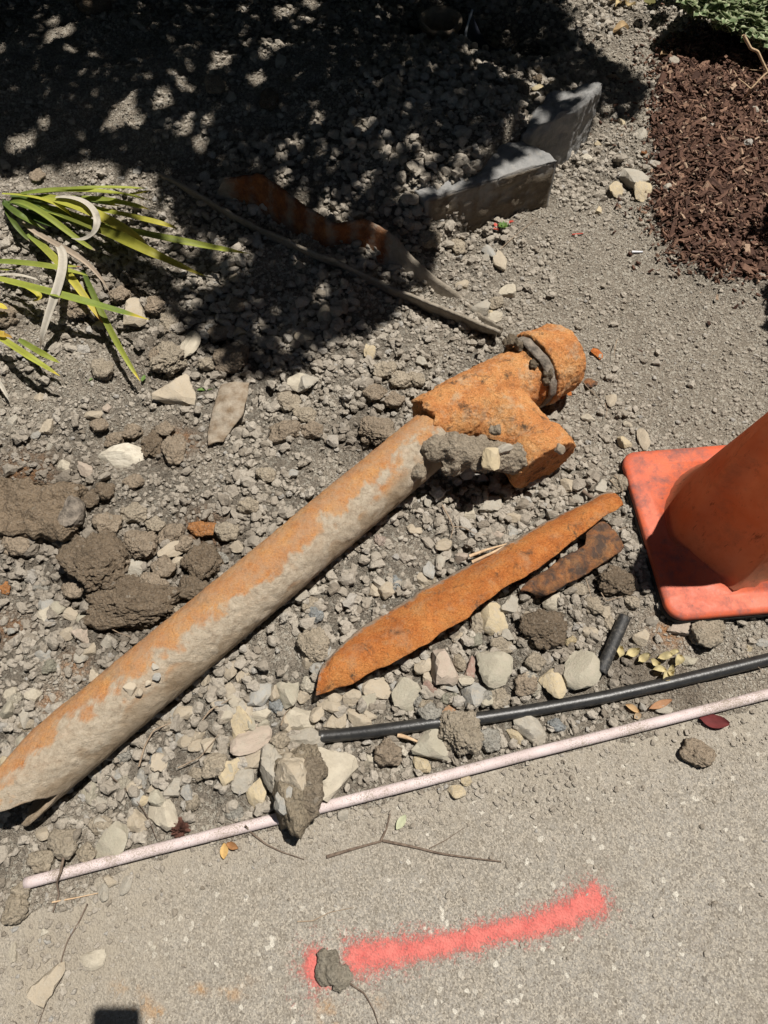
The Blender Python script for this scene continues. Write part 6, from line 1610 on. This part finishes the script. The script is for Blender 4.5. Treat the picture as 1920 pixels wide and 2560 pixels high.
def tall_tree(label, base, box, n, keep_f):  # out-of-view tree added to cut sky light; its own shadow misses the frame
    root = thing('sky_block_tree', base, label, 'tree')
    p_ = np.c_[rnd.uniform(box[0], box[1], n), rnd.uniform(box[2], box[3], n), rnd.uniform(box[4], box[5], n)]
    c_ = np.array([(box[0] + box[1]) / 2, (box[2] + box[3]) / 2, (box[4] + box[5]) / 2]); h_ = np.array([box[1] - box[0], box[3] - box[2], box[5] - box[4]]) / 2
    p_ = p_[((((p_ - c_) / h_) ** 2).sum(1) + .25 * vnoise(p_ * 1.6, 3) < 1.1) & keep_f(p_[:, 0], p_[:, 1], p_[:, 2])]
    leaf_mass('crown', p_, rnd, .24, .13, M['canopy'], root, 'crown')
    part('trunk', tube_mesh('trunk', [(*base[:2], -.1), (base[0] - .05, base[1] + .05, box[4]), (base[0], base[1] + .1, c_[2])], [.16, .13, .07], M['bark'], 10, 20), root)
    for k in range(6):
        a_ = k * 1.05
        part('limb', tube_mesh('limb', [(base[0], base[1] + .05, box[4]), (base[0] + .5 * math.cos(a_), base[1] + .5 * math.sin(a_), box[4] + .7), (base[0] + 1.2 * math.cos(a_), base[1] + 1.0 * math.sin(a_), c_[2])], [.06, .04, .015], M['bark'], 7, 14), root)
tall_tree('unseen tree added behind the camera to block sky light', (.2, -2.4, 0), (-4.2, 4.2, -4.6, 1.4, 2.0, 7.0), 22000, lambda x, y, z: y - SUNY * z < -.45)
tall_tree('unseen tree added far to the right of the traffic cone to block sky light', (4.4, 1.5, 0), (1.6, 6.6, -2.0, 5.0, 2.0, 7.0), 20000, lambda x, y, z: (x - SUNX * z > 1.45) & (y - SUNY * z > -2))

# ---------------------------------------------------------------- the phone whose shadow falls on the sidewalk
def phone_mesh():
    w, h, d, r = .0358, .0735, .0042, .010
    pts = []
    for cx0, cy0, a0 in ((w - r, h - r, 0), (-w + r, h - r, 90), (-w + r, -h + r, 180), (w - r, -h + r, 270)):
        for j in range(8):
            a_ = math.radians(a0 + j / 7 * 90); pts.append((cx0 + r * math.cos(a_), cy0 + r * math.sin(a_)))
    pts = np.array(pts)
    rings = [np.c_[pts * k, np.full(32, z)] for k, z in ((.001, -d), (.97, -d), (1, -d + .001), (1, d - .001), (.97, d), (.001, d))]
    return mesh_np('phone_body', np.concatenate(rings), grid_faces(6, 32, True), M['phone'])
back = np.array([0, -cp, sp])            # away from the view direction
upv = np.array([0, sp, cp]); rgt = np.array([1.0, 0, 0])
pc = np.array([0, 0, H]) - rgt * .036 - upv * .034 + back * .012
ph = thing('phone', pc, 'black phone held above the sidewalk, known by its shadow at the bottom edge', 'phone')
pb = bpy.data.objects.new('phone_body', phone_mesh()); col.objects.link(pb); pb.parent = ph
ph.rotation_euler = (math.pi / 2 - PITCH, 0, 0)

# ---------------------------------------------------------------- say which look-alike is which
LM = [(262, 993, 'chalky white stone'), (388, 848, 'wedge-shaped tan stone'), (500, 880, 'flat brown plate fragment'), (210, 1205, 'rounder large dark clod'), (290, 1320, 'lower large dark clod'), (440, 1190, 'dark clod against the pipe'),
      (90, 1085, 'mud-caked pipe stub'), (160, 1010, 'round pale cobble'), (800, 930, 'clod by the pipe socket'), (925, 925, 'pipe socket'), (1060, 990, 'mud in the pipe fork'), (1160, 1030, 'mouth of the pipe fork'), (1190, 770, 'joint ring'), (1240, 740, 'far pipe hub'),
      (1290, 765, 'bright rust flake'), (1365, 985, 'corner of the cone base'), (1430, 1260, 'left edge of the cone base'), (1600, 1330, 'front edge of the cone base'), (1330, 1080, 'right tip of the orange shard'), (1000, 1270, 'middle of the orange shard'), (690, 1490, 'left tip of the orange shard'), (1230, 1225, 'dark rusted shard'),
      (1175, 1365, 'dark clod below the shard'), (1322, 1395, 'short black tube'), (1257, 1450, 'large flat grey slab'), (1060, 1445, 'grey-green broken stone'), (960, 1450, 'pinkish pointed rock'), (990, 1580, 'clod on the hose'), (720, 1590, 'cut end of the hose'), (1150, 1567, 'grey stone under the hose'), (1420, 1440, 'dry leaf scraps'),
      (730, 1660, 'large pale rock'), (640, 1710, 'leaning dark rock'), (550, 1720, 'upright yellow stone'), (352, 1755, 'heart-shaped pale rock'), (390, 1790, 'brown seed head'), (245, 1828, 'flat grey-green stone'), (60, 1775, 'broken pipe end'), (110, 1900, 'left end of the white pipe'), (1640, 1505, 'right end of the white pipe'), (1540, 1555, 'dark red leaf'),
      (1505, 1630, 'clod alone on the sidewalk'), (715, 2095, 'dirt crust on the paint'), (1290, 1930, 'right end of the paint'), (180, 1560, 'lower part of the long pipe'), (500, 1300, 'middle of the long pipe'), (750, 1080, 'upper part of the long pipe'), (1085, 712, 'right tip of the half pipe'), (860, 620, 'middle of the half pipe'), (350, 375, 'left tip of the half pipe'), (570, 385, 'rusty crest of the half pipe'),
      (290, 660, 'flat tan stone under a leaf'), (440, 597, 'tip of the longest yellow leaf'), (320, 410, 'tips of the upper leaves'), (30, 430, 'base of the strap leaves'), (300, 820, 'tip of the lowest leaf'), (90, 720, 'hanging dry leaf'), (1205, 345, 'sunlit corner of the nearer block'), (980, 440, 'buried end of the nearer block'), (1290, 200, 'far corner of the rough block'), (1080, 485, 'red flower'),
      (1365, 382, 'large grey stone by the mulch'), (1410, 480, 'lower edge of the mulch'), (1420, 180, 'upper edge of the mulch'), (1045, 188, 'glinting white stone'), (1130, 190, 'rusty brown clod'), (950, 50, 'sunken clay socket'), (1010, 60, 'pale torn plastic edge'), (240, 20, 'dark clod at the top edge'), (265, 272, 'largest sun fleck'), (600, 30, 'sun flecks at the top edge'), (30, 330, 'sun flecks at the left edge')]
bpy.context.view_layer.update()
used = {o.get('label') for o in bpy.data.objects if o.get('label')}
def dirw(dx, dy):
    a_ = math.degrees(math.atan2(-dy, dx)) % 360
    return ['right of', 'above right of', 'above', 'above left of', 'left of', 'below left of', 'below', 'below right of'][int((a_ + 22.5) // 45) % 8]
for e in GEN:
    o, cw, kind = e[:3]
    if len(e) > 3: px, py = e[3]; sz = 0
    else:
        px, py, dp = proj(*o.location); sz = 2 * max(o.scale[0], o.scale[1]) * F / dp
    px, py = px / S, py / S
    near_ = sorted(LM, key=lambda q: (q[0] - px) ** 2 + (q[1] - py) ** 2)
    size_w = '' if kind == 'root fibre' else ('large ' if sz > 75 else 'medium ' if sz > 48 else 'small ')
    shp_w = ''
    if kind != 'root fibre':
        r_ = o.scale[0] / o.scale[1]
        shp_w = 'wide ' if r_ > 1.3 else 'narrow ' if r_ < .77 else ''
    opts = []
    for q in near_[:3]:
        dist_ = math.hypot(q[0] - px, q[1] - py)
        opts.append(f"{size_w}{cw} {kind} {'just ' if dist_ < 65 else ''}{dirw(px - q[0], py - q[1])} the {q[2]}")
        opts.append(f"{size_w}{cw} {shp_w}{kind} {'just ' if dist_ < 65 else ''}{dirw(px - q[0], py - q[1])} the {q[2]}")
    q, q2 = near_[0], near_[1]
    opts.append(f"{size_w}{cw} {kind} between the {q[2]} and the {q2[2]}")
    opts.append(f"{size_w}{cw} {kind} between the {q[2]} and the {near_[2][2]}")
    opts += [f"another {t_}" for t_ in opts[:1]] + [f"second {t_}" for t_ in opts[:1]] + [f"third {t_}" for t_ in opts[:1]]
    opts = [' '.join(t_.split()) for t_ in opts]
    opts = [t_ for t_ in opts if len(t_.split()) <= 16]
    lab = next((t_ for t_ in opts if t_ not in used), opts[0])
    used.add(lab); o['label'] = lab
